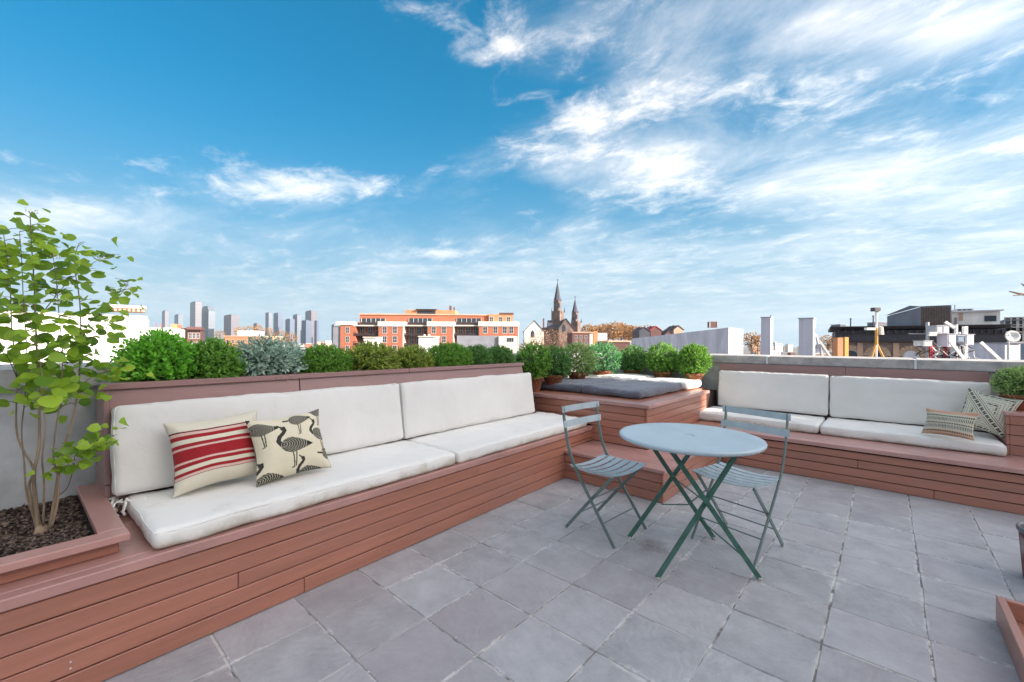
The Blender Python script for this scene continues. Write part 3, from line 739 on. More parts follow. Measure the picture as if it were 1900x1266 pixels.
lb2 = left_back(1.955, 3.675, 'white back cushion at the far end of the left bench', 4)
# knotted ties hanging at the near corner
tie = MB(); rr = random.Random(3)
inv = lb1.matrix_world.inverted()
for k in range(9):
    p = from_left(-.60+rr.uniform(-.05, .06), .275+rr.uniform(-.02, .03), .52+rr.uniform(-.02, .01)); pts = [p]
    d = Vector((rr.uniform(.2, .9), rr.uniform(-.5, .0), -.6))
    for s in range(7):
        d = (d+Vector((rr.gauss(0, .5), rr.gauss(0, .5), rr.gauss(-.12, .3)))).normalized(); p = p+d*.018
        if p.z < .455: p.z = .455+rr.uniform(0, .01)
        pts.append(p)
    tie.tube([inv @ q for q in pts], .004, 4, flat=(.012, .0025, (rr.uniform(-1, 1), rr.uniform(-1, 1), .3)))
tie.build('tie', M['canvas'], lb1, smooth=True, fix=False)

G3 = 'white cushions on the right bench'
def right_seat(x0, x1, label, seed):
    return cushion(label, ((x1-x0)/2, .355, .100), ((x0+x1)/2, 5.80, RS+.001), (0, 0, 0), M['canvas'], seed, G3, r=.035)
right_seat(-1.85, -.535, 'white seat cushion behind the right folding chair, partly sunlit', 5)
right_seat(-.525, .765, 'white seat cushion under the two small patterned pillows', 6)
G4 = 'white back cushions on the right bench'
def right_back(x0, x1, label, seed):
    return place_back(label, ((x0+x1)/2, 6.155, .470), (0, .13, 1), (-1, 0, 0), (x1-x0)/2, .475, .095, seed, G4)
right_back(-1.70, -.505, 'white back cushion behind the right folding chair', 7)
right_back(-.495, .755, 'white back cushion behind the two small patterned pillows', 8)
G5 = 'mattress cushions on the corner daybed'
cushion('slate grey mattress cushion on the daybed, left of the pair', (.345, .60, .095), (-3.05, 4.87, TOP+.002), (0, 0, R(1)), M['grey_canvas'], 9, G5, r=.04, puff=.03, wob=.016, sag=.015, pipe=False)
cushion('slate grey mattress cushion on the daybed corner, right of the pair', (.375, .60, .095), (-2.31, 4.84, TOP+.002), (0, 0, R(-1)), M['grey_canvas'], 10, G5, r=.04, puff=.025, wob=.014, sag=.01, pipe=False)
cushion('sunlit white mattress cushion at the back left of the daybed', (.43, .285, .115), (-2.96, 5.77, TOP+.002), (0, 0, R(1)), M['canvas'], 12, G5, r=.04, puff=.025, wob=.012, pipe=False)
cushion('sunlit white mattress cushion at the back right of the daybed', (.31, .285, .105), (-2.20, 5.76, TOP+.002), (0, 0, 0), M['canvas'], 13, G5, r=.04, puff=.012, wob=.010, pipe=False)

# ------------------------------------------------------------------ scatter pillows
def pillow(label, w, h, t, pattern, base, udir, lean_dir, lean, group, seed=0, nu=170, nv=140, roll=0.0, pull=0.11):
    """w along the bottom edge, h up; pattern(u,v) gives the print; stands on its lower edge and leans"""
    rr = random.Random(seed)
    vs, cols = [], []
    def surf_pt(u, v, side):
        a, b = 2*u-1, 2*v-1
        prof = max(0.0, (1-abs(a)**2.6))*max(0.0, (1-abs(b)**2.6))
        z = side*t/2*prof**0.55
        x = a*w/2*(1-pull*(1-b*b)); y = b*h/2*(1-pull*(1-a*a))
        q = Vector((x*9+seed*5.1, y*9, side))
        wr = mnoise.noise(q)*.006+mnoise.noise(q*2.7)*.003
        ed = prof**0.3
        fold = .010*math.sin((abs(a)-abs(b))*9+seed)*math.exp(-3*((1-abs(a))+(1-abs(b))))
        return (x+mnoise.noise(q+Vector((3, 1, 2)))*.004, y+mnoise.noise(q+Vector((7, 4, 2)))*.004, z+(wr+fold)*ed*side)
    fs = []
    idx = {}
    for side in (1, -1):
        n1, n2 = (nu, nv) if side == 1 else (24, 20)
        grid = []
        for i in range(n1+1):
            for j in range(n2+1):
                u, v = i/n1, j/n2
                # finer near the seams
                grid.append(len(vs)); vs.append(surf_pt(u, v, side)); cols.append(pattern(u, v) if side == 1 else (.62, .55, .43))
        for i in range(n1):
            for j in range(n2):
                a = i*(n2+1)+j; q = (grid[a], grid[a+n2+1], grid[a+n2+2], grid[a+1])
                fs.append(q if side == 1 else q[::-1])
    me = bpy.data.meshes.new('pillow'); me.from_pydata(vs, [], fs)
    ca_ = me.color_attributes.new('print', 'FLOAT_COLOR', 'POINT')
    ca_.data.foreach_set('color', np.array([(*c, 1.0) for c in cols], dtype=np.float32).ravel())
    me.polygons.foreach_set('use_smooth', [True]*len(me.polygons)); me.materials.append(M['print']); me.update()
    me.transform(Matrix.Rotation(roll, 4, 'Z'))
    zmin = min(v.co.y for v in me.vertices)
    me.transform(Matrix.Translation((0, -zmin, 0)))
    ud = Vector(udir).normalized(); ld = Vector(lean_dir).normalized()
    up = (Vector((0, 0, 1))*math.cos(lean)+ld*math.sin(lean)).normalized()
    ud = (ud-up*ud.dot(up)).normalized(); out = ud.cross(up).normalized()
    o = link_mesh('throw_pillow', me, None)
    mw = Matrix((ud, up, out)).transposed().to_4x4(); mw.translation = Vector(base); o.matrix_world = mw
    return tag(o, label, 'pillow', group)

LINEN = (.66, .60, .48)
def linen(u, v, k=0):
    n = mnoise.noise(Vector((u*60, v*7, k)))*.03+mnoise.noise(Vector((u*7, v*60, k+3)))*.03+mnoise.noise(Vector((u*3, v*3, k)))*.04
    return tuple(c*(1+n) for c in LINEN)
REDC, PINK, DKRED = (.31, .020, .026), (.66, .44, .38), (.14, .012, .018)
def red_stripes(u, v):
    vv = v
    st = [(.800, .815, DKRED), (.755, .800, PINK), (.70, .755, REDC), (.585, .63, REDC), (.555, .585, PINK), (.395, .555, REDC),
          (.365, .395, PINK), (.315, .365, REDC), (.215, .262, REDC), (.185, .215, PINK), (.172, .185, DKRED)]
    for a, b, c in st:
        if a <= vv < b:
            n = 1+mnoise.noise(Vector((u*90, v*20, 1)))*.12
            return tuple(x*n for x in c)
    return linen(u, v)
def seg_d(px, py, ax, ay, bx, by):
    dx, dy = bx-ax, by-ay; t = max(0, min(1, ((px-ax)*dx+(py-ay)*dy)/(dx*dx+dy*dy+1e-12)))
    return math.hypot(px-ax-dx*t, py-ay-dy*t)
BIRDS = [(.46, .45, 1.15, -0.10, True), (.10, .80, .95, 0.0, True), (.60, .87, .85, 0.05, False), (.92, .56, .9, -0.5, True),
         (.95, .96, .8, -0.3, True), (1.0, .23, .85, .5, False), (.10, .02, .95, -.1, True), (.64, -.03, .85, .1, True)]
def birds(u, v):
    ink = (.028, .027, .024)
    for bx, by, s, tilt, neck in BIRDS:
        x, y = (u-bx)/s, (v-by)/s*0.92
        if abs(x) > .34 or abs(y) > .34: continue
        c_, s_ = math.cos(tilt), math.sin(tilt)
        xr, yr = x*c_+y*s_, -x*s_+y*c_
        # body: rounded in front, drawn out to a tail behind
        if xr < .0: inside = (xr/.135)**2+(yr/.105)**2 < 1
        else: inside = abs(yr) < .105*(1-(xr/.27)**1.25) if xr < .27 else False
        if inside:
            f = math.sin(math.hypot(xr+.10, yr*1.6-.02)*210+.6*math.sin(yr*160))
            if f > .45 and xr < .2: return (.42, .38, .29)
            return ink
        if neck:
            pts = [(-.125, .02), (-.155, .08), (-.13, .135), (-.085, .175), (-.055, .215), (-.06, .255)]
            d = min(seg_d(x, y, *pts[k], *pts[k+1])-(.026-.0015*k) for k in range(5))
            if d < 0: return tuple(i*1.6 for i in ink)
            if math.hypot(x+.07, y-.245) < .030 or seg_d(x, y, -.08, .26, -.125, .30) < .011: return tuple(i*1.6 for i in ink)
        else:
            if seg_d(x, y, -.13, .01, -.21, .02) < .016: return ink
        if seg_d(x, y, -.01, -.08, .0, -.28) < .008 or seg_d(x, y, .035, -.08, .02, -.27) < .008 or seg_d(x, y, .0, -.28, -.03, -.285) < .007: return (.06, .055, .045)
    c = linen(u, v, 5)
    return tuple(a*b for a, b in zip(c, (1.08, 1.06, .98)))
def woven_rows(u, v):
    base = (.60, .55, .43)
    def dash(n, duty, ph=0.0): return (u*n+ph) % 1.0 < duty
    rows_ = [(.86, .985, 34, .5, (.47, .13, .07)), (.715, .775, 30, .55, (.03, .03, .03)), (.53, .68, 34, .5, (.07, .10, .055)),
             (.415, .47, 30, .55, (.03, .03, .03)), (.235, .385, 34, .5, (.05, .075, .09)), (.10, .15, 30, .55, (.12, .05, .03)), (.0, .05, 34, .5, (.40, .20, .11))]
    for a, b, n, d, c in rows_:
        if a <= v < b:
            e = min(v-a, b-v)/(b-a)
            if dash(n, d*(0.55+0.9*e) if (b-a) > .1 else d): return c
    if v > .83 or v < .17: return (.60, .44, .31)
    return base
def block_print(u, v):
    base = (.66, .62, .50); ink = (.028, .028, .026)
    t = (u-(1-v))*.7071                            # distance from the falling diagonal
    s_ = (u+(1-v))*.7071                           # distance along it
    def block(p, q, n, m):                         # a small barred square
        fx, fy = (p*n) % 1, (q*m) % 1
        if not (.14 < fx < .86 and .12 < fy < .88): return False
        return not (.36 < fx < .45 or .58 < fx < .66) or .42 < fy < .58
    n = mnoise.noise(Vector((u*60, v*60, 2)))*.05; paper = tuple(c*(1+n) for c in base)
    a_ = abs(t)
    if a_ < .052: return ink if block(s_, t/.104+.5, 8.5, 1) else paper
    if .070 < a_ < .082 or .115 < a_ < .125: return ink
    if a_ < .15: return paper
    r_ = a_-.15                                    # chevrons stepping away to either side
    k = (r_+abs(s_-.7071)*.9) % .30
    if k < .012 or .075 < k < .085: return ink if (s_*30) % 1 < .8 else paper
    if .115 < k < .19: return ink if block(s_*1.0, (k-.115)/.075, 11, 1) else paper
    if .215 < k < .225: return ink
    return paper
GP = 'throw pillows on the long left bench'
# left pillows, in bench coordinates
pillow('cream throw pillow with broad and narrow red stripes', .43, .38, .19, red_stripes, from_left(-.365, .655, .532), ldir(.06, 1, 0), ldir(-1, .05, 0), R(24), GP, 1, roll=R(3))
pillow('cream throw pillow printed with dark speckled wading birds', .395, .365, .19, birds, from_left(-.215, .955, .532), ldir(.10, 1, 0), ldir(-1, .1, 0), R(24), GP, 2, roll=R(4), nu=230, nv=200)
GP2 = 'throw pillows on the right bench'
pillow('small throw pillow woven with rows of dark dashes and an orange top band', .37, .25, .11, woven_rows, (.405, 5.44, .478), (1, -.55, 0), (.35, 1, 0), R(22), GP2, 3, nu=240, nv=110, roll=R(-2))
pillow('square throw pillow with black geometric block print in the bench corner', .36, .37, .13, block_print, (.665, 5.74, .478), (1, -.45, 0), (.3, 1, 0), R(16), GP2, 4, nu=220, nv=220, roll=R(-14))

# ------------------------------------------------------------------ folding table
TC = Vector((-.905, 2.648, 0)); TR_, TZ = .413, .745
table = empty('folding_table', TC, 0, 'round blue grey metal bistro table with crossed dark green legs', 'table')
prof = [(0.030, TZ-.004), (0.032, TZ+.0005), (.036, TZ+.0003), (.05, TZ), (TR_*.5, TZ), (TR_-.03, TZ), (TR_-.016, TZ-.0002), (TR_-.012, TZ-.001), (TR_-.003, TZ-.004), (TR_, TZ-.010), (TR_-.002, TZ-.020), (TR_-.010, TZ-.026), (TR_-.016, TZ-.020), (TR_-.02, TZ-.010), (0.032, TZ-.010), (0.030, TZ-.004)]
MB().lathe(prof, 72).build('table_top', M['table_metal'], table, smooth=True)
MB().lathe([(0.0, TZ-.010), (.029, TZ-.009), (.031, TZ-.0045), (.018, TZ-.0035), (.0, TZ-.0045)], 24).build('hole_cap', M['table_metal'], table, smooth=True)
U = Vector((.717, .697, 0)); V = Vector((-.697, .717, 0))
def leg_bar(name, a, b, wid, th, nrm, mat, parent):
    return MB().tube([a, b], 0, flat=(th, wid, nrm)).build(name, mat, parent)
for k, sv in enumerate((-1, 1)):
    for su in (-1, 1):
        off = .012*su
        foot = U*(-su*.283)+V*(sv*.243+off)+Vector((0, 0, .006)); top = U*(su*.215)+V*(sv*.205+off)+Vector((0, 0, TZ-.022))
        lg = leg_bar('leg', foot, top, .026, .010, V, M['green_metal'], table)
        MB().box(foot.x-.012, foot.x+.012, foot.y-.010, foot.y+.010, .0015, .012).build('foot_cap', M['foot'], lg)
for su in (-1, 1):
    MB().tube([U*(su*.215)+V*(-.225)+Vector((0, 0, TZ-.020)), U*(su*.215)+V*(.225)+Vector((0, 0, TZ-.020))], .006, 6).build('top_rail', M['green_metal'], table)
    q = .17 if su < 0 else .27
    if su < 0: MB().tube([U*(-su*(.283-.498*q))+V*(-.232)+Vector((0, 0, .72*q)), U*(-su*(.283-.498*q))+V*(.232)+Vector((0, 0, .72*q))], .0045, 6).build('stretcher', M['green_metal'], table)
MB().tube([U*.0+V*(-.24)+Vector((0, 0, .415)), V*(.24)+Vector((0, 0, .415))], .0045, 6).build('pivot_bar', M['green_metal'], table)
MB().tube([U*.10+V*(-.02)+Vector((0, 0, .415)), U*.02+V*.05+Vector((0, 0, .30)), U*-.10+V*(.16)+Vector((0, 0, .26))], .004, 5).build('locking_hook', M['green_metal'], table)

# ------------------------------------------------------------------ folding chairs
def build_chair(label):
    """local: seat faces +x, width along y"""
    t = empty('folding_chair', (0, 0, 0), 0, label, 'chair', 'metal folding chairs at the round table')
    W = .195
    for s in (-1, 1):
        y = s*(W+.006)
        # upright: from the back top curving down to the front foot
        pts = [(-.222, y, .858), (-.212, y, .78), (-.198, y, .70), (-.182, y, .62), (-.158, y, .54), (-.125, y, .47), (-.07, y, .385), (.0, y, .285), (.20, y, .006)]
        MB().tube(pts, 0, flat=(.008, .020, (0, 1, 0))).build('upright', M['chair_metal'], t)
        # crossing leg: from the seat front to the rear foot
        y2 = s*(W-.012)
        rl = MB().tube([(.175, y2, .446), (-.02, y2, .225), (-.205, y2, .006)], 0, flat=(.008, .020, (0, 1, 0))).build('leg', M['chair_metal'], t)
        MB().box(-.215, -.197, y2-.006, y2+.006, .001, .012).build('foot_cap', M['foot'], rl)
        # side rail under the slats, dipping in the middle
        MB().tube([(-.150, s*(W-.002), .452), (.0, s*(W-.002), .444), (.185, s*(W-.002), .452)], 0, flat=(.006, .016, (0, 1, 0))).build('seat_rail', M['seat_metal'], t)
    for k in range(6):
        x = -.135+k*.0625
        n = 9; top = []; z0 = .462-.004*math.sin(math.pi*k/5)
        b = MB(); vs = []
        for i in range(n):
            a = -1+2*i/(n-1); y = a*(W+.010); dip = -.020*(1-a*a)
            for (dx, dz) in ((-.023, 0), (.023, 0), (.023, -.0035), (-.023, -.0035)): vs.append((x+dx, y, z0+dip+dz))
        fs = [(i*4+j, i*4+(j+1) % 4, (i+1)*4+(j+1) % 4, (i+1)*4+j) for i in range(n-1) for j in range(4)]+[(0, 1, 2, 3), tuple((n-1)*4+j for j in (3, 2, 1, 0))]
        b.add(vs, fs).build('seat_slat', M['seat_metal'], t, smooth=False)
    for z, xo, hh in ((.836, -.218, .042), (.735, -.200, .046)):
        b = MB(); vs = []; n = 7
        for i in range(n):
            a = -1+2*i/(n-1); y = a*(W+.028); bow = -.012*(1-a*a)
            for (dx, dz) in ((.004, -hh/2), (.008, -hh/2), (.004, hh/2), (.0, hh/2)): vs.append((xo+bow+dx+.004, y, z+dz))
        fs = [(i*4+j, i*4+(j+1) % 4, (i+1)*4+(j+1) % 4, (i+1)*4+j) for i in range(n-1) for j in range(4)]+[(0, 1, 2, 3), tuple((n-1)*4+j for j in (3, 2, 1, 0))]
        bs = b.add(vs, fs).build('back_slat', M['seat_metal'], t)
        for s in (-1, 1):
            MB().lathe([(.004, 0), (.004, .003), (.0, .004)], 8).build('rivet', M['seat_metal'], bs, loc=(xo+.011, s*W, z), rot=(0, R(90), 0))
    MB().tube([(-.10, -W+.012, .135), (-.10, W-.012, .135)], .0042, 6).build('stretcher', M['chair_metal'], t)
    MB().tube([(.11, -W-.004, .132), (.11, W+.004, .132)], .0042, 6).build('stretcher', M['chair_metal'], t)
    MB().tube([(.012, -W-.008, .262), (.012, W+.008, .262)], .0042, 6).build('pivot_bar', M['chair_metal'], t)
    return t
def copy_tree(o, parent=None):
    c = o.copy(); COL.objects.link(c)
    if parent is not None: c.parent = parent
    for ch_ in list(o.children): copy_tree(ch_, c)
    return c
chair = build_chair('grey metal folding chair left of the round table, its back to the long bench')
chair.location = (-1.470, 2.645, 0); chair.rotation_euler = (0, 0, R(-4))
chair2 = copy_tree(chair); chair2['label'] = 'grey metal folding chair behind the round table, its back to the right bench'
chair2.location = (-.725, 3.045, 0); chair2.rotation_euler = (0, 0, R(180+90-14))

# ------------------------------------------------------------------ foliage helpers
def leaves_mesh(name, centers, dirs, ups, length, width, tone, mat, fold=0.25, curl=0.0):
    """one folded six-cornered blade for each leaf, all arrays are numpy"""
    n = len(centers); d = dirs/np.linalg.norm(dirs, axis=1)[:, None]
    s = np.cross(d, ups); s /= (np.linalg.norm(s, axis=1)[:, None]+1e-9); u = np.cross(s, d)
    L_ = length[:, None]; W_ = width[:, None]
    base = centers; tip = centers+d*L_-u*L_*curl
    m1, m2 = centers+d*L_*.35, centers+d*L_*.72-u*L_*curl*.4
    l1 = m1+s*W_*.5+u*W_*fold; r1 = m1-s*W_*.5+u*W_*fold
    l2 = m2+s*W_*.40+u*W_*fold*.8; r2 = m2-s*W_*.40+u*W_*fold*.8
    V = np.stack([base, l1, l2, tip, r2, r1], 1).reshape(-1, 3)
    k = np.arange(n)*6
    F = np.stack([np.stack([k, k+3, k+2, k+1], 1), np.stack([k, k+5, k+4, k+3], 1)], 1).reshape(-1)
    me = bpy.data.meshes.new(name)
    me.vertices.add(n*6); me.vertices.foreach_set('co', V.astype(np.float32).ravel())
    me.loops.add(n*8); me.loops.foreach_set('vertex_index', F.astype(np.int32))
    me.polygons.add(n*2); me.polygons.foreach_set('loop_start', np.arange(n*2, dtype=np.int32)*4); me.polygons.foreach_set('loop_total', np.full(n*2, 4, dtype=np.int32))
    me.update(); me.validate()
    at = me.attributes.new('tone', 'FLOAT', 'POINT'); at.data.foreach_set('value', np.repeat(tone, 6).astype(np.float32))
    me.materials.append(mat); return me
def unit(n, g): 
    v = g.normal(size=(n, 3)); return v/np.linalg.norm(v, axis=1)[:, None]
def shrub_crown(rx, ry, rz, sprigs, per, leaf, wid, mat, seed, lump=0.12, jag=0.10, flat_bottom=-0.55, tone=(0.25, 0.9)):
    """clipped evergreen: sprigs set all through an uneven rounded mass, leaves whorled up each sprig"""
    g = np.random.default_rng(seed)
    d = unit(int(sprigs*1.6), g); d = d[d[:, 2] > flat_bottom][:sprigs]; n = len(d)
    lum = np.array([mnoise.noise(Vector((p[0]*2.1+seed, p[1]*2.1, p[2]*2.1)))+.5*mnoise.noise(Vector((p[0]*5+seed, p[1]*5, p[2]*5))) for p in d])
    rad = (1+lump*lum+jag*g.random(n)**2)*np.where(g.random(n) < .72, g.uniform(.86, 1.0, n), g.uniform(.45, .86, n))
    c = d*rad[:, None]*np.array([rx, ry, rz])
    ax = d*np.array([1/rx, 1/ry, 1/rz])*rx+g.normal(scale=.45, size=(n, 3))+np.array([0, 0, .35]); ax /= np.linalg.norm(ax, axis=1)[:, None]
    st = g.uniform(tone[0], tone[1], n)
    C, D, Up, T, LL = [], [], [], [], []
    for j in range(per):
        t = j/max(1, per-1)
        side = unit(n, g); side -= ax*(side*ax).sum(1)[:, None]; side /= np.linalg.norm(side, axis=1)[:, None]
        C.append(c+ax*(t*leaf*2.2)+g.normal(scale=leaf*.12, size=(n, 3))); dd = side*(1.0-.45*t)+ax*(.35+.7*t)
        D.append(dd); Up.append(ax+g.normal(scale=.25, size=(n, 3))); T.append(np.clip(st-.12+.34*t+g.normal(scale=.10, size=n), 0, 1)); LL.append(leaf*(1.05-.35*t)*g.uniform(.8, 1.2, n))
    C, D, Up, T, LL = map(np.concatenate, (C, D, Up, T, LL))
    return leaves_mesh('foliage', C, D, Up, LL, LL*wid, T, mat)
FM = {
 'bright': foliage('boxwood_bright_green', (0.057, 0.204, 0.020), (0.265, 0.652, 0.070)),
 'mid': foliage('boxwood_mid_green', (0.054, 0.148, 0.022), (0.232, 0.482, 0.071)),
 'deep': foliage('boxwood_deep_green', (0.036, 0.100, 0.025), (0.156, 0.350, 0.083)),
 'yellow': foliage('boxwood_yellow_tipped', (0.045, 0.093, 0.015), (0.392, 0.493, 0.087)),
 'silver': foliage('silver_leaved_shrub', (0.132, 0.217, 0.163), (0.491, 0.639, 0.519), trans=0.2),
 'blue': foliage('blue_green_boxwood', (0.042, 0.161, 0.063), (0.203, 0.486, 0.189)),
 'pale': foliage('pale_green_boxwood', (0.070, 0.154, 0.035), (0.459, 0.634, 0.230)),
}
def shrub_stems(parent, h, rx, seed, n=6):
    g = random.Random(seed)
    for k in range(n):
        a = g.uniform(0, 6.28); r = rx*g.uniform(.2, .55)
        MB().tube([(g.uniform(-.015, .015), g.uniform(-.015, .015), -h*.55), (math.cos(a)*r*.4, math.sin(a)*r*.4, -h*.1), (math.cos(a)*r, math.sin(a)*r, h*.45)], [.006, .0045, .002], 5).build('stem', M['twig'], parent)
# shrubs in the trough behind the long bench: (ly0, ly1, top z, material, label, leaf, sprigs)
TROUGH = [
 (0.315, .655, 1.345, 'bright', 'loose bright green boxwood shrub, nearest the tree', .030, 900, .60),
 (0.600, .905, 1.305, 'mid', 'fresh green boxwood shrub left of the silver one', .024, 1000, .62),
 (0.860, 1.285, 1.330, 'silver', 'silvery grey green shrub above the joint in the bench back', .036, 700, .40),
 (1.245, 1.665, 1.262, 'mid', 'tightly clipped green dome right of the silver shrub', .015, 2300, .7),
 (1.640, 2.085, 1.296, 'yellow', 'dark shrub with yellow tips in front of the brick building', .026, 900, .62),
 (2.060, 2.450, 1.268, 'yellow', 'smaller yellow flecked shrub between the dark shrub and the clipped dome', .022, 1000, .62),
 (2.415, 2.990, 1.286, 'mid', 'wide tightly clipped deep green dome over the far end of the bench back', .015, 3000, .7),
 (2.930, 3.260, 1.278, 'deep', 'small deep green shrub right of the wide clipped dome', .019, 1100, .62),
 (3.225, 3.640, 1.268, 'deep', 'deep green shrub last in the row behind the bench back', .019, 1200, .62),
]
for k, (a, b, zt, mt, lab, leaf, spr, wid) in enumerate(TROUGH):
    base = .93; cz = (zt+base)/2+.02; rz = (zt-cz)*1.0; ry = (b-a)/2*1.02; rx = min(.125, ry*1.05)
    tidy = leaf < .016
    o = empty('evergreen_shrub', from_left(-.905, (a+b)/2, cz), SKEW, lab, 'shrub', 'evergreen shrubs in the trough behind the long bench')
    cut = .012 if tidy else leaf*1.9
    me = shrub_crown(rx-.012, ry-cut*.6, rz-cut, int(spr*.8), 6, leaf, wid, FM[mt], 40+k, lump=.05 if tidy else .14, jag=.03 if tidy else .13)
    link_mesh('foliage', me, None, o)
    shrub_stems(o, rz*1.6, rx, 90+k)
# potted shrubs on the daybed platform
def potted(loc, d, ztop, mt, lab, leaf, spr, seed, group, potr=.125, poth=.19, rz_=0.0, wid=.62, flat=-.92, tidy=True):
    o = empty('potted_shrub', loc, rz_, lab, 'potted plant', group)
    R0, R1 = potr*.62, potr
    pr = [(0.0, .003), (R0, .0), (R0+.002, .004), (R1-.004, poth-.035), (R1+.006, poth-.034), (R1+.010, poth-.002), (R1+.006, poth), (R1-.008, poth-.001), (R1-.012, poth-.03), (0.0, poth-.028)]
    pot = MB().lathe(pr, 32).build('pot', M['terracotta'], o, smooth=False)
    pot.data.polygons.foreach_set('use_smooth', [True]*len(pot.data.polygons))
    MB().lathe([(0.0, poth-.018), (R1*.5, poth-.020), (R1-.010, poth-.024)], 20).build('soil', M['soil'], pot)
    r = d*.90/2; top = ztop-loc[2]-.012; cz = (poth-.03+top)/2; rz = top-cz
    me = shrub_crown(r-.010, r-.010, rz-.008, spr, 6, leaf, wid, FM[mt], seed, lump=.12, jag=.10, flat_bottom=flat, tone=(0.0, 1.0))
    me.transform(Matrix.Translation((0, 0, cz)))
    link_mesh('foliage', me, None, o)
    for kk in range(5):
        a = kk*1.3; MB().tube([(0, 0, poth-.03), (math.cos(a)*r*.2, math.sin(a)*r*.2, cz-.02), (math.cos(a)*r*.55, math.sin(a)*r*.55, cz+rz*.4)], [.006, .005, .002], 5).build('stem', M['twig'], o)
    return o
GS = 'potted shrubs round the back of the daybed'
def lp_(ly, lx=-.84): return tuple(from_left(lx, ly, TOP+.001))
potted(lp_(4.03, -.88), .42, 1.275, 'mid', 'potted boxwood tucked behind the end of the bench back', .028, 697, 201, GS)
potted(lp_(4.40), .44, 1.235, 'deep', 'dark potted boxwood left of the pale green one', .028, 697, 202, GS)
potted(lp_(4.99), .48, 1.283, 'pale', 'pale variegated potted boxwood in front of the church', .028, 651, 203, GS)
potted(lp_(5.68, -.82), .56, 1.290, 'blue', 'bluish green potted boxwood in the corner of the parapets', .028, 697, 204, GS, potr=.14)
potted((-2.93, 6.08, TOP+.001), .44, 1.245, 'deep', 'dark potted boxwood in front of the lilac building', .028, 744, 205, GS)
potted((-2.455, 6.07, TOP+.001), .47, 1.283, 'mid', 'mid green potted boxwood second from the right bench', .028, 697, 206, GS)
potted((-2.005, 6.05, TOP+.001), .385, 1.272, 'mid', 'tight round potted ball of box beside the right bench', .028, 1069, 207, GS, potr=.12)
potted((.905, 5.90, .729), .325, 1.090, 'pale', 'round box plant in a terracotta bowl on the bench arm', .024, 1300, 208, 'potted plant on the bench arm', potr=.125, poth=.14, wid=.5, flat=-.75)

# ------------------------------------------------------------------ young multi-stemmed tree in the planter
tree_base = from_left(-.545, .03, .455)
tree = empty('young_tree', tree_base, SKEW, 'young multi stemmed tree with round lime green leaves in the mulch planter', 'tree')
def tl(px, py, lx):
    """bench-frame point of a twig seen at a pixel, at a given depth behind the bench edge, relative to the tree's foot"""
    d = ray(px, py); n = np.array([math.cos(SKEW), math.sin(SKEW), 0]); o = np.array([0, 0, EYE])
    t = (lx-n @ (o-np.array(LO)))/(n @ d); P = Vector(o+t*d)-tree_base
    return Matrix.Rotation(-SKEW, 3, 'Z') @ P
STEMS = [  # (pixel path with depth), start radius, end radius
 ([(72, 985, -.55), (66, 930, -.55), (63, 880, -.56), (72, 830, -.57), (73, 780, -.58), (70, 690, -.60), (66, 600, -.60), (63, 520, -.59), (58, 450, -.58), (56, 395, -.57)], .015, .002),
 ([(70, 985, -.56), (58, 930, -.58), (54, 900, -.60), (62, 870, -.60), (40, 830, -.62), (30, 790, -.63), (31, 700, -.62), (22, 610, -.60), (18, 520, -.57), (6, 430, -.55)], .012, .002),
 ([(92, 985, -.53), (100, 940, -.53), (107, 890, -.54), (112, 860, -.55), (122, 820, -.57), (135, 780, -.58), (145, 720, -.60), (150, 640, -.61), (148, 560, -.60), (138, 490, -.58), (146, 452, -.57)], .014, .002),
 ([(94, 980, -.52), (106, 935, -.51), (108, 900, -.50), (107, 880, -.50), (99, 850, -.50), (103, 800, -.50), (112, 740, -.50), (116, 660, -.49), (110, 590, -.48), (104, 520, -.47), (98, 470, -.46)], .010, .0015),
 ([(70, 980, -.57), (50, 920, -.60), (45, 860, -.63), (40, 800, -.65), (46, 740, -.66), (50, 660, -.66), (44, 570, -.65), (40, 480, -.64), (36, 430, -.63)], .007, .0015),
 ([(80, 975, -.53), (82, 900, -.50), (78, 850, -.48), (84, 800, -.46), (80, 740, -.45), (76, 680, -.44), (60, 610, -.43), (40, 560, -.42)], .007, .0015),
 ([(108, 920, -.52), (125, 905, -.50), (136, 870, -.48), (140, 845, -.47), (158, 835, -.46), (185, 822, -.45), (218, 806, -.44)], .004, .0012),
 ([(150, 640, -.61), (165, 600, -.58), (190, 580, -.56), (225, 545, -.55), (238, 525, -.55)], .004, .0012),
 ([(66, 600, -.60), (95, 560, -.62), (130, 520, -.64), (170, 490, -.65), (195, 475, -.65)], .004, .0012),
 ([(70, 690, -.60), (100, 660, -.54), (140, 640, -.50), (185, 620, -.47), (205, 600, -.46)], .004, .0012),
 ([(31, 700, -.62), (12, 660, -.56), (-15, 640, -.52)], .003, .0012),
 ([(18, 520, -.57), (0, 500, -.60), (-25, 470, -.62)], .003, .0012),
 ([(145, 720, -.60), (170, 700, -.55), (200, 690, -.52), (222, 680, -.50)], .003, .0012),
]
stem_pts = []
for path, r0, r1 in STEMS:
    P = [tl(*p) for p in path]
    fine = []
    for i in range(len(P)-1):
        p0, p1, p2, p3 = P[max(i-1, 0)], P[i], P[i+1], P[min(i+2, len(P)-1)]
        for s in range(4):
            t = s/4; fine.append(.5*((2*p1)+(-p0+p2)*t+(2*p0-5*p1+4*p2-p3)*t*t+(-p0+3*p1-3*p2+p3)*t**3))
    fine.append(P[-1]); n = len(fine)
    rad = [(r0+(r1-r0)*(i/(n-1))**.6)*.64 for i in range(n)]
    MB().tube(fine, rad, 8).build('trunk' if r0 > .009 else 'branch', M['bark'] if r0 > .005 else M['twig'], tree, smooth=True, fix=False)
    stem_pts.append([(q, i/(n-1)) for i, q in enumerate(fine)])
